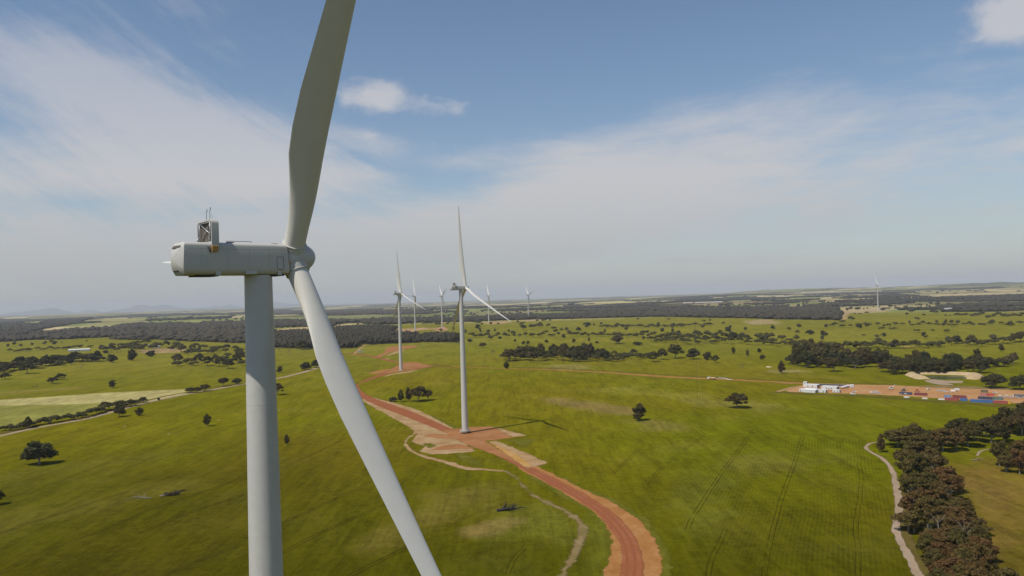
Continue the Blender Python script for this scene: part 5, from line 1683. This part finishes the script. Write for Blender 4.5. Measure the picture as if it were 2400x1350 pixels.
def ridge(name, px, w, h, mat, label):
    """earth bank with a trapezoid section along a pixel line"""
    P = resample(gpl(px)[:, :2], 5.0)
    t = np.gradient(P, axis=0); t /= np.linalg.norm(t, axis=1)[:, None] + 1e-9
    n_ = np.stack([-t[:, 1], t[:, 0]], -1)
    k = np.arange(len(P)); hh = h * (0.85 + 0.3 * fbm(k * 0.25, k * 0 + 2.0, 12, 3)); hh[0] = hh[-1] = 0.15
    rows = []
    for off, f in ((-0.5, 0), (-0.18, 0.96), (0, 1.02), (0.16, 0.95), (0.5, 0)):
        q = P + n_ * w * off
        rows.append(np.stack([q[:, 0], q[:, 1], ground(q[:, 0], q[:, 1]) - 0.3 + (hh + 0.3) * f], -1))
    V = np.stack(rows, 1).reshape(-1, 3); c = 5
    i = np.arange(len(P) - 1)[:, None] * c; j = np.arange(c - 1)[None]
    Q = np.stack([i + j, i + j + 1, i + c + j + 1, i + c + j], -1).reshape(-1, 4)
    me = fast_mesh(name, V, Q, mat, True)
    if sum(p.normal.z for p in me.polygons) < 0: me.flip_normals()
    return tag(link(name, me), label, 'earth bank')


ridge('dam_bank', [(2165, 889), (2148, 883), (2136, 878), (2150, 876), (2210, 877), (2270, 879), (2288, 881), (2286, 887), (2272, 889)], 17, 3.4, MT['sand_bank'], 'pale sand bank of the farm dam in front of the dark grove')
sheet('dam_water', [(2160, 881), (2266, 882), (2262, 888), (2200, 889), (2166, 888)], simple('dam_water', (0.07, 0.085, 0.03), 0.25, 0.15, 0.05, spec=0.4), 0.12, 0.8, 79, 6)


def heap(name, px, py, w, h, mat, label, cat):
    g = gp(float(px), float(py)); rng_ = np.random.default_rng(int(px))
    V = ICO2 * np.array([w / 2, w / 2 * 0.7, h]) * (0.8 + 0.35 * rng_.random((len(ICO2), 1)))
    me = fast_mesh(name, V, ICOF2, mat, True)
    o = link(name, me); o.location = (g[0], g[1], g[2]); o.rotation_euler = (0, 0, SITE)
    return tag(o, label, cat)


heap('sand_heap', 1802, 861, 10, 2.0, MT['sand_bank'], 'small pale sand heap in the pasture left of the upright dark tree', 'heap')
heap('sand_heap', 2280, 884, 20, 3.4, MT['sand_bank'], 'pale sand mound at the right end of the dam bank', 'heap')

CONT = {}


def container(px, py, ln, mat, label, rot=0.0, lift=0.0, logo=False):
    g = gp(float(px), float(py))
    key = (ln, mat)
    if key not in CONT:
        mb = MB()
        hl = ln / 2
        n = int(ln / 0.6)
        for s in (-1, 1):                      # corrugated long sides
            top = []; bot = []
            for i in range(n * 2 + 1):
                x = -hl + 0.06 + (ln - 0.12) * i / (n * 2)
                y = s * (1.19 if i % 2 else 1.13)
                top.append((x, y, 2.48)); bot.append((x, y, 0.16))
            vs = bot + top; k = len(bot)
            mb.add(vs, [(i, i + 1, k + i + 1, k + i) for i in range(k - 1)])
        mb.box(-hl + 0.06, hl - 0.06, -1.14, 1.14, 2.47, 2.56); mb.box(-hl + 0.06, hl - 0.06, -1.14, 1.14, 0.1, 0.17)
        mb.box(-hl + 0.05, -hl + 0.1, -1.12, 1.12, 0.16, 2.48)
        body = mb.mesh('body', MT[mat])
        mb = MB()
        for x in (-hl, hl - 0.12):
            for y in (-1.22, 1.10): mb.box(x, x + 0.12, y, y + 0.12, 0, 2.6)
        for y in (-1.22, 1.12):
            mb.box(-hl, hl, y, y + 0.1, 2.5, 2.6); mb.box(-hl, hl, y, y + 0.1, 0.0, 0.15)
        frame = mb.mesh('frame', MT[mat])
        mb = MB(); mb.box(hl - 0.09, hl - 0.03, -1.1, -0.02, 0.16, 2.48); door1 = mb.mesh('door', MT[mat])
        mb = MB(); mb.box(hl - 0.09, hl - 0.03, 0.02, 1.1, 0.16, 2.48); door2 = mb.mesh('door', MT[mat])
        mb = MB()
        for y in (-0.75, -0.3, 0.3, 0.75): mb.tube([(hl - 0.01, y, 0.2), (hl - 0.01, y, 2.45)], 0.03, 5)
        bars = mb.mesh('lock_rods', MT['steel'])
        CONT[key] = (body, frame, door1, door2, bars)
    r = empty('shipping_container', (g[0], g[1], g[2] + 0.12 + lift), SITE + rot)
    tag(r, label, 'container', 'containers in the construction compound')
    for me in CONT[key]: link(me.name.split('.')[0], me, r)
    if logo:
        mb = MB(); mb.box(-1.4, 1.4, -1.215, -1.205, 0.85, 1.25); mb.box(-0.9, 0.9, -1.215, -1.205, 1.3, 1.6); mb.box(-5.2, -4.2, -1.215, -1.205, 0.9, 1.4)
        mb.build('painted_mark', MT['white'], r)
    return r


container(2123, 925, 12.2, 'c_navy', 'navy blue container with a pale painted mark, left of the maroon one', logo=True)
container(2158, 927, 12.2, 'c_maroon', 'maroon container right of the navy container')
container(2249, 933, 12.2, 'c_maroon', 'maroon container behind the long blue one')
container(2221, 932, 6.1, 'c_lightblue', 'short pale blue container left of the rear maroon one')
container(2231, 939, 12.2, 'c_red', 'dull red container in the front row left of the blue ones')
container(2259, 940, 6.1, 'c_blue', 'short blue container in the front row')
container(2291, 943, 12.2, 'c_blue', 'left half of the long blue pair in the front row')
container(2316, 944, 12.2, 'c_blue', 'right half of the long blue pair in the front row')
container(2345, 946, 12.2, 'c_red', 'red container in the front row right of the long blue pair')
container(2365, 947, 3.0, 'yellow', 'small yellow container at the right end of the front row')
container(2306, 928, 6.1, 'c_pink', 'faded pink container behind the blue row')
container(2322, 928, 6.1, 'c_vermilion', 'bright orange red container beside the pink one')
container(2309, 936, 12.2, 'c_navy', 'dark blue container between the pink one and the blue row')
container(2334, 937, 12.2, 'c_teal', 'dark teal container behind the red front row container')
container(2394, 931, 12.2, 'c_slate', 'slate grey container at the right edge of the picture')
container(2307, 920, 6.1, 'c_olive', 'drab olive container behind the pink one')


def cabin(px, py, L, W, H, label, rot=0.0, doors=2, wins=1, roof='roofwhite', gable=0.0):
    g = gp(float(px), float(py))
    r = empty('site_cabin', (g[0], g[1], g[2] + 0.1), SITE + rot)
    tag(r, label, 'cabin', 'white site cabins in the construction compound')
    mb = MB(); mb.box(-L / 2, L / 2, -W / 2, W / 2, 0.25, H); mb.build('walls', MT['white'], r)
    mb = MB()
    if gable:
        mb.add([(-L / 2 - 0.2, -W / 2 - 0.3, H), (L / 2 + 0.2, -W / 2 - 0.3, H), (L / 2 + 0.2, W / 2 + 0.3, H), (-L / 2 - 0.2, W / 2 + 0.3, H), (-L / 2 - 0.2, 0, H + gable), (L / 2 + 0.2, 0, H + gable)],
               [(0, 1, 5, 4), (2, 3, 4, 5), (1, 2, 5), (3, 0, 4), (0, 3, 2, 1)])
    else:
        mb.box(-L / 2 - 0.15, L / 2 + 0.15, -W / 2 - 0.15, W / 2 + 0.15, H, H + 0.14, ch=0.03)
    mb.build('roof', MT[roof], r)
    for i in range(doors):
        x = -L / 2 + L * (i + 0.5) / max(doors, 1)
        mb = MB(); mb.box(x - 0.5, x + 0.5, -W / 2 - 0.05, -W / 2 + 0.02, 0.3, 2.3); d_ = mb.build('door', MT['grey'], r)
        mb = MB(); mb.box(x + 0.3, x + 0.4, -W / 2 - 0.09, -W / 2 - 0.04, 1.2, 1.3); mb.build('handle', MT['steel'], d_)
    for i in range(wins):
        x = -L / 2 + L * (i + 1) / (wins + 1)
        mb = MB(); mb.box(x - 0.7, x + 0.7, -W / 2 - 0.045, -W / 2 + 0.02, 1.2, 2.2); w_ = mb.build('window', MT['glass'], r)
        mb = MB(); mb.box(x - 0.75, x + 0.75, -W / 2 - 0.07, -W / 2 - 0.03, 1.12, 1.2); mb.build('sill', MT['grey'], w_)
    mb = MB(); mb.box(L / 2 - 0.02, L / 2 + 0.04, -W / 2 + 0.4, W / 2 - 0.4, 0.4, H - 0.3); mb.build('end_panel', MT['grey'], r)
    mb = MB()
    for y in (-W / 2 + 0.3, W / 2 - 0.5): mb.box(-L / 2, L / 2, y, y + 0.2, -0.1, 0.25)
    mb.build('skids', MT['dark'], r)
    return r


cabin(1884, 918, 7.2, 9, 2.9, 'white two-door cabin at the left front of the site buildings', 0, 2, 0)
cabin(1903, 919, 13, 16, 2.9, 'largest white cabin with a wide pale roof among the site buildings', 0, 0, 0, gable=1.4)
cabin(1902, 908, 16, 9, 3.5, 'white cabin behind the wide roofed one', 0, 0, 2)
cabin(1926, 920, 10.5, 5.5, 3.0, 'white two-door cabin in front of the long dark-ended one', 0, 2, 0)
cabin(1946, 913, 17, 9, 3.7, 'long white building with a dark end wall among the site cabins', 0, 1, 2)
cabin(1961, 920, 7.5, 5, 2.9, 'small white cabin at the right front of the site buildings', 0, 2, 0)
cabin(1888, 902, 4.0, 4.0, 3.6, 'small boxy pale unit behind the left end of the site buildings', 0, 0, 1)
cabin(1997, 909, 3.6, 3.6, 3.6, 'small square pale unit at the right end of the car park', 0.2, 1, 0)
for i in range(6):
    g = gp(1973.0 + i * 3.6, 911.5 - i * 0.9)
    r = empty('carport', (g[0], g[1], g[2] + 0.05), SITE)
    tag(r, 'white carport roof, %s from the front in the row beside the site cabins' % ordinal(i), 'carport', 'row of white carports')
    mb = MB(); mb.box(-2.6, 2.6, -1.4, 1.4, 2.2, 2.34, ch=0.04); mb.build('roof', MT['roofwhite'], r)
    for x in (-2.3, 2.3):
        for y in (-1.1, 1.1):
            mb = MB(); mb.box(x - 0.06, x + 0.06, y - 0.06, y + 0.06, -0.1, 2.2); mb.build('post', MT['steel'], r)


def wheels(r, xs, y, rad, w=0.28):
    for x in xs:
        for s in (-1, 1):
            mb = MB(); mb.tube([(x, s * y - w / 2, rad), (x, s * y + w / 2, rad)], rad, 14)
            wh = mb.build('wheel', MT['rubber'], r)
            mb = MB(); mb.tube([(x, s * y - w / 2 - 0.01, rad), (x, s * y + w / 2 + 0.01, rad)], rad * 0.55, 10); mb.build('rim', MT['steel'], wh)


def ute(px, py, label, rot=0.0, tray=True, mat='white'):
    g = gp(float(px), float(py))
    r = empty('utility_vehicle', (g[0], g[1], g[2] + 0.1), SITE + rot)
    tag(r, label, 'car', 'white utes parked in the compound')
    mb = MB(); mb.box(-2.6, 2.6, -0.9, 0.9, 0.45, 0.98, ch=0.12); mb.build('body', MT[mat], r)
    mb = MB()
    mb.loft([[(-0.3, -0.85, 0.97), (1.35, -0.85, 0.97), (1.35, 0.85, 0.97), (-0.3, 0.85, 0.97)], [(-0.15, -0.7, 1.72), (0.75, -0.7, 1.72), (0.75, 0.7, 1.72), (-0.15, 0.7, 1.72)]])
    cabm = mb.build('cab', MT[mat], r)
    mb = MB(); mb.add([(1.36, -0.72, 1.02), (1.36, 0.72, 1.02), (0.84, 0.62, 1.64), (0.84, -0.62, 1.64)], [(0, 1, 2, 3)]); mb.build('windscreen', MT['glass'], cabm)
    for s in (-1, 1):
        mb = MB(); mb.add([(0.0, s * 0.862, 1.05), (1.1, s * 0.862, 1.05), (0.7, s * 0.735, 1.62), (0.0, s * 0.735, 1.62)], [(0, 1, 2, 3)]); mb.build('side_window', MT['glass'], cabm)
    mb = MB()
    if tray:
        mb.box(-2.55, -0.4, -0.88, 0.88, 0.98, 1.04); mb.box(-2.55, -2.48, -0.88, 0.88, 1.0, 1.35); mb.box(-2.55, -0.4, -0.88, -0.82, 1.0, 1.35); mb.box(-2.55, -0.4, 0.82, 0.88, 1.0, 1.35); mb.build('tray', MT['steel'], r)
    else:
        mb.box(-2.5, -0.32, -0.85, 0.85, 0.97, 1.75, ch=0.1); mb.build('canopy', MT[mat], r)
    wheels(r, (-1.65, 1.65), 0.82, 0.38)
    for s in (-0.62, 0.62):
        mb = MB(); mb.box(2.57, 2.62, s - 0.16, s + 0.16, 0.68, 0.86); mb.build('headlight', MT['roofwhite'], r)


ute(2003, 920, 'white ute nearest to the site cabins, farther from the fence', 0.1)
ute(1999, 925, 'white wagon parked close to the scrub strip right of the site cabins', 0.2, False)
ute(2045, 922, 'leftmost white vehicle of the trio in the middle of the compound', 0.0, False)
ute(2052, 919, 'rear white vehicle of the trio in the middle of the compound', 0.15)
ute(2058, 923, 'front right vehicle of the trio in the middle of the compound', -0.1, True)
ute(2176, 914, 'white vehicle alone at the back behind the maroon container', 1.2, False)
ute(2201, 917, 'white ute at the back of the compound, left of two', 0.0)
ute(2209, 918, 'white ute at the back of the compound, middle', 0.1)
ute(2216, 919, 'white ute at the back of the compound, right end', -0.1)
ute(2332, 922, 'pale vehicle parked right of the orange red container', 0.3)


def truck():
    g = gp(1668.0, 889.5)
    d = gpl([(1640, 887.5), (1700, 891)])
    rz = math.atan2(d[0][1] - d[1][1], d[0][0] - d[1][0])
    r = empty('water_truck', (g[0], g[1], g[2] + 0.12), rz)
    tag(r, 'water truck with white cab and tan tank spraying the long dirt road', 'truck')
    mb = MB(); mb.box(-6.0, 5.6, -0.5, 0.5, 0.75, 1.05); mb.build('chassis', MT['dark'], r)
    mb = MB()
    mb.loft([[(3.5, -1.2, 0.7), (5.9, -1.2, 0.7), (5.9, 1.2, 0.7), (3.5, 1.2, 0.7)], [(3.5, -1.2, 1.9), (5.95, -1.2, 1.9), (5.95, 1.2, 1.9), (3.5, 1.2, 1.9)], [(3.55, -1.1, 3.1), (5.6, -1.1, 3.1), (5.6, 1.1, 3.1), (3.55, 1.1, 3.1)]])
    c = mb.build('cab', MT['roofwhite'], r)
    mb = MB(); mb.add([(5.962, -1.05, 1.95), (5.962, 1.05, 1.95), (5.68, 0.98, 2.95), (5.68, -0.98, 2.95)], [(0, 1, 2, 3)]); mb.build('windscreen', MT['glass'], c)
    for s in (-1, 1):
        mb = MB(); mb.add([(4.3, s * 1.212, 1.95), (5.5, s * 1.212, 1.95), (5.3, s * 1.13, 2.85), (4.3, s * 1.13, 2.85)], [(0, 1, 2, 3)]); mb.build('side_window', MT['glass'], c)
        mb = MB(); mb.box(5.95, 6.0, s * 0.85 - 0.2, s * 0.85 + 0.2, 0.95, 1.2); mb.build('headlight', MT['glass'], c)
    mb = MB(); n = 20
    ring = lambda x, k: [(x, 1.22 * k * math.cos(2 * math.pi * i / n), 2.05 + 0.95 * k * math.sin(2 * math.pi * i / n)) for i in range(n)]
    mb.loft([ring(-6.0, 0.9), ring(-5.8, 1), ring(3.0, 1), ring(3.2, 0.9)])
    tk = mb.build('tank', MT['tan'], r, autos=40)
    mb = MB(); mb.box(-6.1, 3.1, -1.25, 1.25, 1.0, 1.65, ch=0.05); mb.build('side_skirt', MT['redbrown'], r)
    mb = MB(); mb.tube([(-2.4, 0, 2.98), (-2.4, 0, 3.2)], 0.35, 12); mb.build('filler_hatch', MT['steel'], tk)
    mb = MB(); mb.tube([(-6.15, -1.1, 1.4), (-6.3, 0, 1.4), (-6.15, 1.1, 1.4)], 0.08, 6); mb.build('spray_bar', MT['steel'], r)
    wheels(r, (4.9, -3.2, -4.6), 1.05, 0.5, 0.35)
    # fan of water drops behind it
    rg = np.random.default_rng(4); n = 1700
    u = rg.random(n) ** 0.8
    X = -6.4 - u * 24; Y = (rg.random(n) - 0.5) * (1 + 7 * u); Z = 1.3 + 2.2 * np.sin(np.clip(u * 1.3, 0, 1) * math.pi) * rg.random(n) ** 0.6 + 0.3
    P = np.stack([X, Y, Z], -1); s = 0.06 + 0.07 * rg.random((n, 1))
    a = rg.normal(size=(n, 3)); b = rg.normal(size=(n, 3))
    q = np.stack([P + a * s, P + b * s, P - (a + b) * s * 0.6], 1).reshape(-1, 3)
    me = fast_mesh('water_spray', q, np.arange(3 * n).reshape(-1, 3), simple('water_drops', (0.75, 0.76, 0.76), 0.3))
    o = link('water_spray', me); o.location = r.location; o.rotation_euler = r.rotation_euler
    tag(o, 'thin white fan of water drops trailing the water truck', 'water spray', kind='stuff')


truck()


def loader(px, py, label, mat, rot=0.0):
    g = gp(float(px), float(py))
    r = empty('telehandler', (g[0], g[1], g[2] + 0.1), SITE + rot)
    tag(r, label, 'machine')
    mb = MB(); mb.box(-2.4, 2.2, -1.0, 1.0, 0.8, 1.7, ch=0.15); mb.build('body', MT[mat], r)
    mb = MB(); mb.box(-0.9, 0.8, -0.95, 0.1, 1.6, 3.0, ch=0.12); c = mb.build('cab', MT['glass'], r)
    mb = MB(); mb.box(-1.0, 0.9, -1.0, 0.15, 3.0, 3.12); mb.build('cab_roof', MT[mat], c)
    mb = MB(); mb.tube([(-2.2, 0.5, 2.0), (2.6, 0.5, 3.6), (4.4, 0.5, 5.4)], [0.28, 0.24, 0.2], 8); mb.build('boom', MT[mat], r)
    mb = MB(); mb.box(4.2, 4.5, -0.1, 1.1, 4.9, 5.7); mb.build('fork_carriage', MT['dark'], r)
    wheels(r, (-1.7, 1.6), 1.05, 0.7, 0.45)


loader(2089, 913, 'pale machine with a raised boom standing at the back of the compound', 'white', 0.4)
loader(2118, 917, 'dark machine with a raised boom behind the navy container', 'grey', 0.9)
loader(2150, 919, 'orange machine behind the maroon container', 'orange', 0.2)
for (x, y, w, lab) in ((2125, 932, 5, 'left'), (2168, 935, 5, 'middle'), (2207, 937, 6, 'right')):
    g = gp(float(x), float(y)); r = empty('flat_stack', (g[0], g[1], g[2] + 0.1), SITE)
    tag(r, 'low stack of white sheets on the front edge of the compound, %s of three' % lab, 'stack', 'low white stacks')
    for k in range(4):
        mb = MB(); mb.box(-w / 2 + 0.05 * k, w / 2 - 0.03 * k, -1.6, 1.6, 0.22 * k, 0.22 * k + 0.19); mb.build('sheet', MT['roofwhite'], r)
for i, (x, y) in enumerate(((2234, 921), (2243, 918))):
    g = gp(float(x), float(y)); r = empty('light_tower', (g[0], g[1], g[2] + 0.1), SITE + 0.5 * i)
    tag(r, 'white trailer unit on legs at the back of the compound, %s of two' % ('left', 'right')[i], 'trailer', 'white trailer units')
    mb = MB(); mb.box(-2.2, 2.2, -1.0, 1.0, 1.6, 3.3, ch=0.1); mb.build('body', MT['roofwhite'], r)
    for sx in (-1.8, 1.8):
        for sy in (-0.8, 0.8):
            mb = MB(); mb.tube([(sx, sy, 1.6), (sx * 1.1, sy * 1.3, -0.1)], 0.1, 6); mb.build('leg', MT['white'], r)
    mb = MB(); mb.tube([(0, 0, 3.3), (0, 0, 4.4)], 0.09, 6); mb.build('mast', MT['steel'], r)
for i in range(11):
    x = 2343 + i * 5.6; y = 928.5 + (i % 3) * 1.6 + i * 0.25
    g = gp(x, y); r = empty('material_pallet', (g[0], g[1], g[2] + 0.1), SITE + 0.3 * (i % 4))
    tag(r, 'pale pallet load, %s from the left in the row behind the yellow container' % ordinal(i), 'pallet', 'pallet loads at the right of the compound')
    mb = MB(); mb.box(-1.1, 1.1, -0.9, 0.9, 0.15, 1.1 + 0.3 * (i % 2), ch=0.08); mb.build('load', MT[('white', 'concrete', 'zinc')[i % 3]], r)
    mb = MB(); mb.box(-1.15, 1.15, -0.95, 0.95, -0.1, 0.14); mb.build('pallet_base', MT['bark'], r)

# water tanks, met mast, far sheds
for i, x in enumerate((842.5, 848.5)):
    g = gp(x, 826.5); r = empty('water_tank', (g[0], g[1], g[2]))
    tag(r, '%s of the two round grey water tanks beside the forked road' % ('left', 'right')[i], 'tank', 'pair of water tanks')
    mb = MB(); n = 24
    mb.loft([[(rr * math.cos(2 * math.pi * k / n), rr * math.sin(2 * math.pi * k / n), z) for k in range(n)] for z, rr in [(-0.2, 1.9)] + [(0.25 * j, 1.9 + (0.04 if j % 2 else 0)) for j in range(1, 17)]])
    mb.build('tank_wall', MT['zinc'], r)
    mb = MB(); mb.loft([[(rr * math.cos(2 * math.pi * k / n), rr * math.sin(2 * math.pi * k / n), z) for k in range(n)] for rr, z in ((2.0, 4.0), (1.98, 4.1), (0.3, 4.7), (0.05, 4.72))]); mb.build('tank_roof', MT['zinc'], r)
g = gp(1635.0, 938.0)
r = empty('met_mast', (g[0], g[1], g[2]))
tag(r, 'very thin guyed measuring mast standing in the green field left of the umbrella tree', 'mast')
mb = MB()
for k in range(3):
    a = 2 * math.pi * k / 3; mb.tube([(0.22 * math.cos(a), 0.22 * math.sin(a), -0.2), (0.22 * math.cos(a), 0.22 * math.sin(a), 84)], 0.03, 5)
for j in range(84):
    a, b = 2 * math.pi * (j % 3) / 3, 2 * math.pi * ((j + 1) % 3) / 3
    mb.tube([(0.22 * math.cos(a), 0.22 * math.sin(a), j), (0.22 * math.cos(b), 0.22 * math.sin(b), j + 1)], 0.018, 4)
mb.build('lattice', MT['dark'], r)
for k in range(3):
    for h in (40, 80):
        a = 2 * math.pi * k / 3 + 0.4; mb = MB(); mb.tube([(0, 0, h), (45 * math.cos(a), 45 * math.sin(a), 0)], 0.012, 3); mb.build('guy_wire', MT['steel'], r)
for z in (60, 82):
    mb = MB(); mb.tube([(-1.2, 0, z), (1.2, 0, z)], 0.03, 4); mb.tube([(1.2, 0, z), (1.2, 0, z + 0.6)], 0.05, 4); mb.build('sensor_arm', MT['steel'], r)


def shed(px, py, L, W, H, rot, label, wall='zinc', roof='roofwhite'):
    g = gp(float(px), float(py)); r = empty('farm_shed', (g[0], g[1], g[2]), rot)
    tag(r, label, 'shed', 'far farm sheds')
    mb = MB(); mb.box(-L / 2, L / 2, -W / 2, W / 2, -0.5, H); mb.build('walls', MT[wall], r)
    mb = MB(); e = W * 0.16
    mb.add([(-L / 2 - 0.4, -W / 2 - 0.4, H), (L / 2 + 0.4, -W / 2 - 0.4, H), (L / 2 + 0.4, W / 2 + 0.4, H), (-L / 2 - 0.4, W / 2 + 0.4, H), (-L / 2 - 0.4, 0, H + e), (L / 2 + 0.4, 0, H + e)], [(0, 1, 5, 4), (2, 3, 4, 5), (1, 2, 5), (3, 0, 4), (0, 3, 2, 1)])
    mb.build('roof', MT[roof], r)
    mb = MB(); mb.box(-2.5, 2.5, -W / 2 - 0.1, -W / 2 + 0.05, -0.3, H * 0.8); mb.build('door', MT['grey'], r)


shed(186, 823, 52, 14, 4.5, 0.35, 'long white-roofed shed among the trees on the left')
shed(353, 812, 14, 9, 4, 0.2, 'small white farm shed, left of the pair on the bare yard')
shed(366, 815, 20, 10, 4.5, 0.3, 'larger white farm shed, right of the pair on the bare yard')
shed(320, 817, 12, 8, 4, 0.1, 'low grey farm building at the left end of the bare yard', roof='zinc')
shed(2222, 726, 34, 14, 6, 0.2, 'tiny white shed in front of the far right forest strip')
shed(2090, 705, 60, 20, 8, 0.1, 'tiny pale farm building below the far right skyline', roof='zinc')
shed(2120, 703, 50, 20, 8, 0.3, 'tiny tan-roofed farm building below the far right skyline, right of the pale one', roof='tan')
for i, x in enumerate((1612, 1640, 1662, 1682)):
    shed(x, 711.5 - i * 0.5, 90, 25, 9, 0.2, 'far pale building, %s of four in a row under the middle skyline' % ordinal(i), roof='roofwhite', wall='tan')

# ------------------------------------------------------------------ fallen timber and rocks


def deadfall(name, px, py, ln, rot, mat, label, n=9, leaf=None, seed=1, sc=1.0):
    g = gp(float(px), float(py)); rg = np.random.default_rng(seed)
    r = empty(name, (g[0], g[1], g[2]), rot, (1, sc, sc))
    tag(r, label, 'fallen tree')
    mb = MB(); mb.tube([(-ln / 2, 0, 0.35), (0, 0.2, 0.45), (ln * 0.3, 0, 0.5)], [0.45, 0.36, 0.25], 8); mb.build('trunk', MT[mat], r, smooth=True)
    for i in range(n):
        x = -ln * 0.1 + ln * 0.45 * rg.random(); a = rg.normal() * 0.6; l = ln * (0.25 + 0.3 * rg.random())
        mb = MB(); z1 = 0.3 + 1.4 * rg.random()
        mb.tube([(x, 0, 0.45), (x + l * 0.5, a * l * 0.5, z1 * 0.8 + 0.2), (x + l, a * l, z1)], [0.18, 0.11, 0.05], 6); mb.build('branch', MT[mat], r, smooth=True)
    if leaf:
        V, Fc = make_crown(rg, [((-ln * 0.1 + k * 1.7, rg.normal() * 0.8, 1.0), (1.7, 1.5, 1.1)) for k in range(5)], 0.4, 3.0, 0.6)
        link('foliage', fast_mesh('foliage', V, Fc, MT[leaf]), r)


deadfall('fallen_tree', 336, 1168, 11, 2.9, 'deadwood', 'bleached leafless fallen tree in the left paddock', 10, None, 3)
deadfall('fallen_tree', 392, 1162, 9, 0.3, 'deadwood', 'fallen tree with a brown leafy heap in the left paddock', 6, 'leaf_grey', 4)
deadfall('fallen_tree', 424, 1152, 8, 0.35, 'char', 'thin dark fallen log right of the leafy heap in the left paddock', 3, None, 5)
deadfall('burnt_stump', 1190, 1197, 12, 0.2, 'char', 'blackened fallen stump pile in the grass beside the worn track', 12, None, 6, 1.9)
deadfall('burnt_stump', 1181, 1193, 7, 1.4, 'char', 'short charred log lying across the blackened stump pile', 6, None, 7, 1.6)
deadfall('fallen_tree', 2290, 1079, 7, 0.1, 'deadwood', 'small pale fallen limbs in the clearing right of the brown wood', 4, None, 8)
for i, (x, y) in enumerate(((395, 1018), (292, 1000), (655, 962), (648, 951), (700, 944))):
    g = gp(float(x), float(y)); rg = np.random.default_rng(i)
    me = fast_mesh('boulder', ICO1 * np.array([0.9, 0.7, 0.5]) * (0.7 + 0.5 * rg.random((len(ICO1), 1))), ICOF1, MT['concrete'], True)
    o = link('boulder', me); o.location = (g[0], g[1], g[2] + 0.15)
    tag(o, 'small grey rock in the left paddock grass, %s of five from the near tower outwards' % ordinal(i), 'rock', 'paddock rocks')
# pale limbs of dead trees standing up through the brown wood
for i, (x, y, h) in enumerate(((2185, 1120, 15), (2215, 1200, 14), (2200, 1270, 13), (2260, 1290, 14), (2250, 1035, 15))):
    g = gp(float(x), float(y)); rg = np.random.default_rng(40 + i)
    r = empty('dead_tree', (g[0], g[1], g[2]))
    tag(r, 'bleached dead tree rising through the brown wood, %s from the top of the wood' % ordinal(i), 'tree', 'bleached dead trees in the brown wood')
    mb = MB(); mb.tube([(0, 0, -0.3), (0.3, 0.1, h * 0.4), (0.1, 0.4, h * 0.7)], [0.3, 0.22, 0.14], 8); mb.build('trunk', MT['deadwood'], r, smooth=True)
    for k in range(8):
        a = k * 2.4; z = h * (0.4 + 0.3 * rg.random()); l = h * 0.33
        mb = MB(); mb.tube([(0.2, 0.2, z), (0.2 + l * 0.5 * math.cos(a), 0.2 + l * 0.5 * math.sin(a), z + l * 0.55), (0.2 + l * math.cos(a + 0.3), 0.2 + l * math.sin(a + 0.3), z + l * 0.95)], [0.10, 0.065, 0.02], 6)
        mb.build('branch', MT['deadwood'], r, smooth=True)

# ------------------------------------------------------------------ haze: one closed box of pale air


def haze():
    mb = MB(); mb.box(-60000, 60000, -60000, 60000, -160, 640)
    mt = bpy.data.materials.new('pale_haze'); mt.use_nodes = True
    t = NT(mt.node_tree)
    v = t.n('ShaderNodeVolumePrincipled', {'Color': (0.87, 0.91, 0.95, 1), 'Density': 3.0e-5, 'Anisotropy': 0.0})
    t.n('ShaderNodeOutputMaterial', {'Volume': v.outputs[0]})
    o = mb.build('haze', mt)
    tag(o, 'pale blue haze over the far plain', 'haze', kind='stuff')


haze()
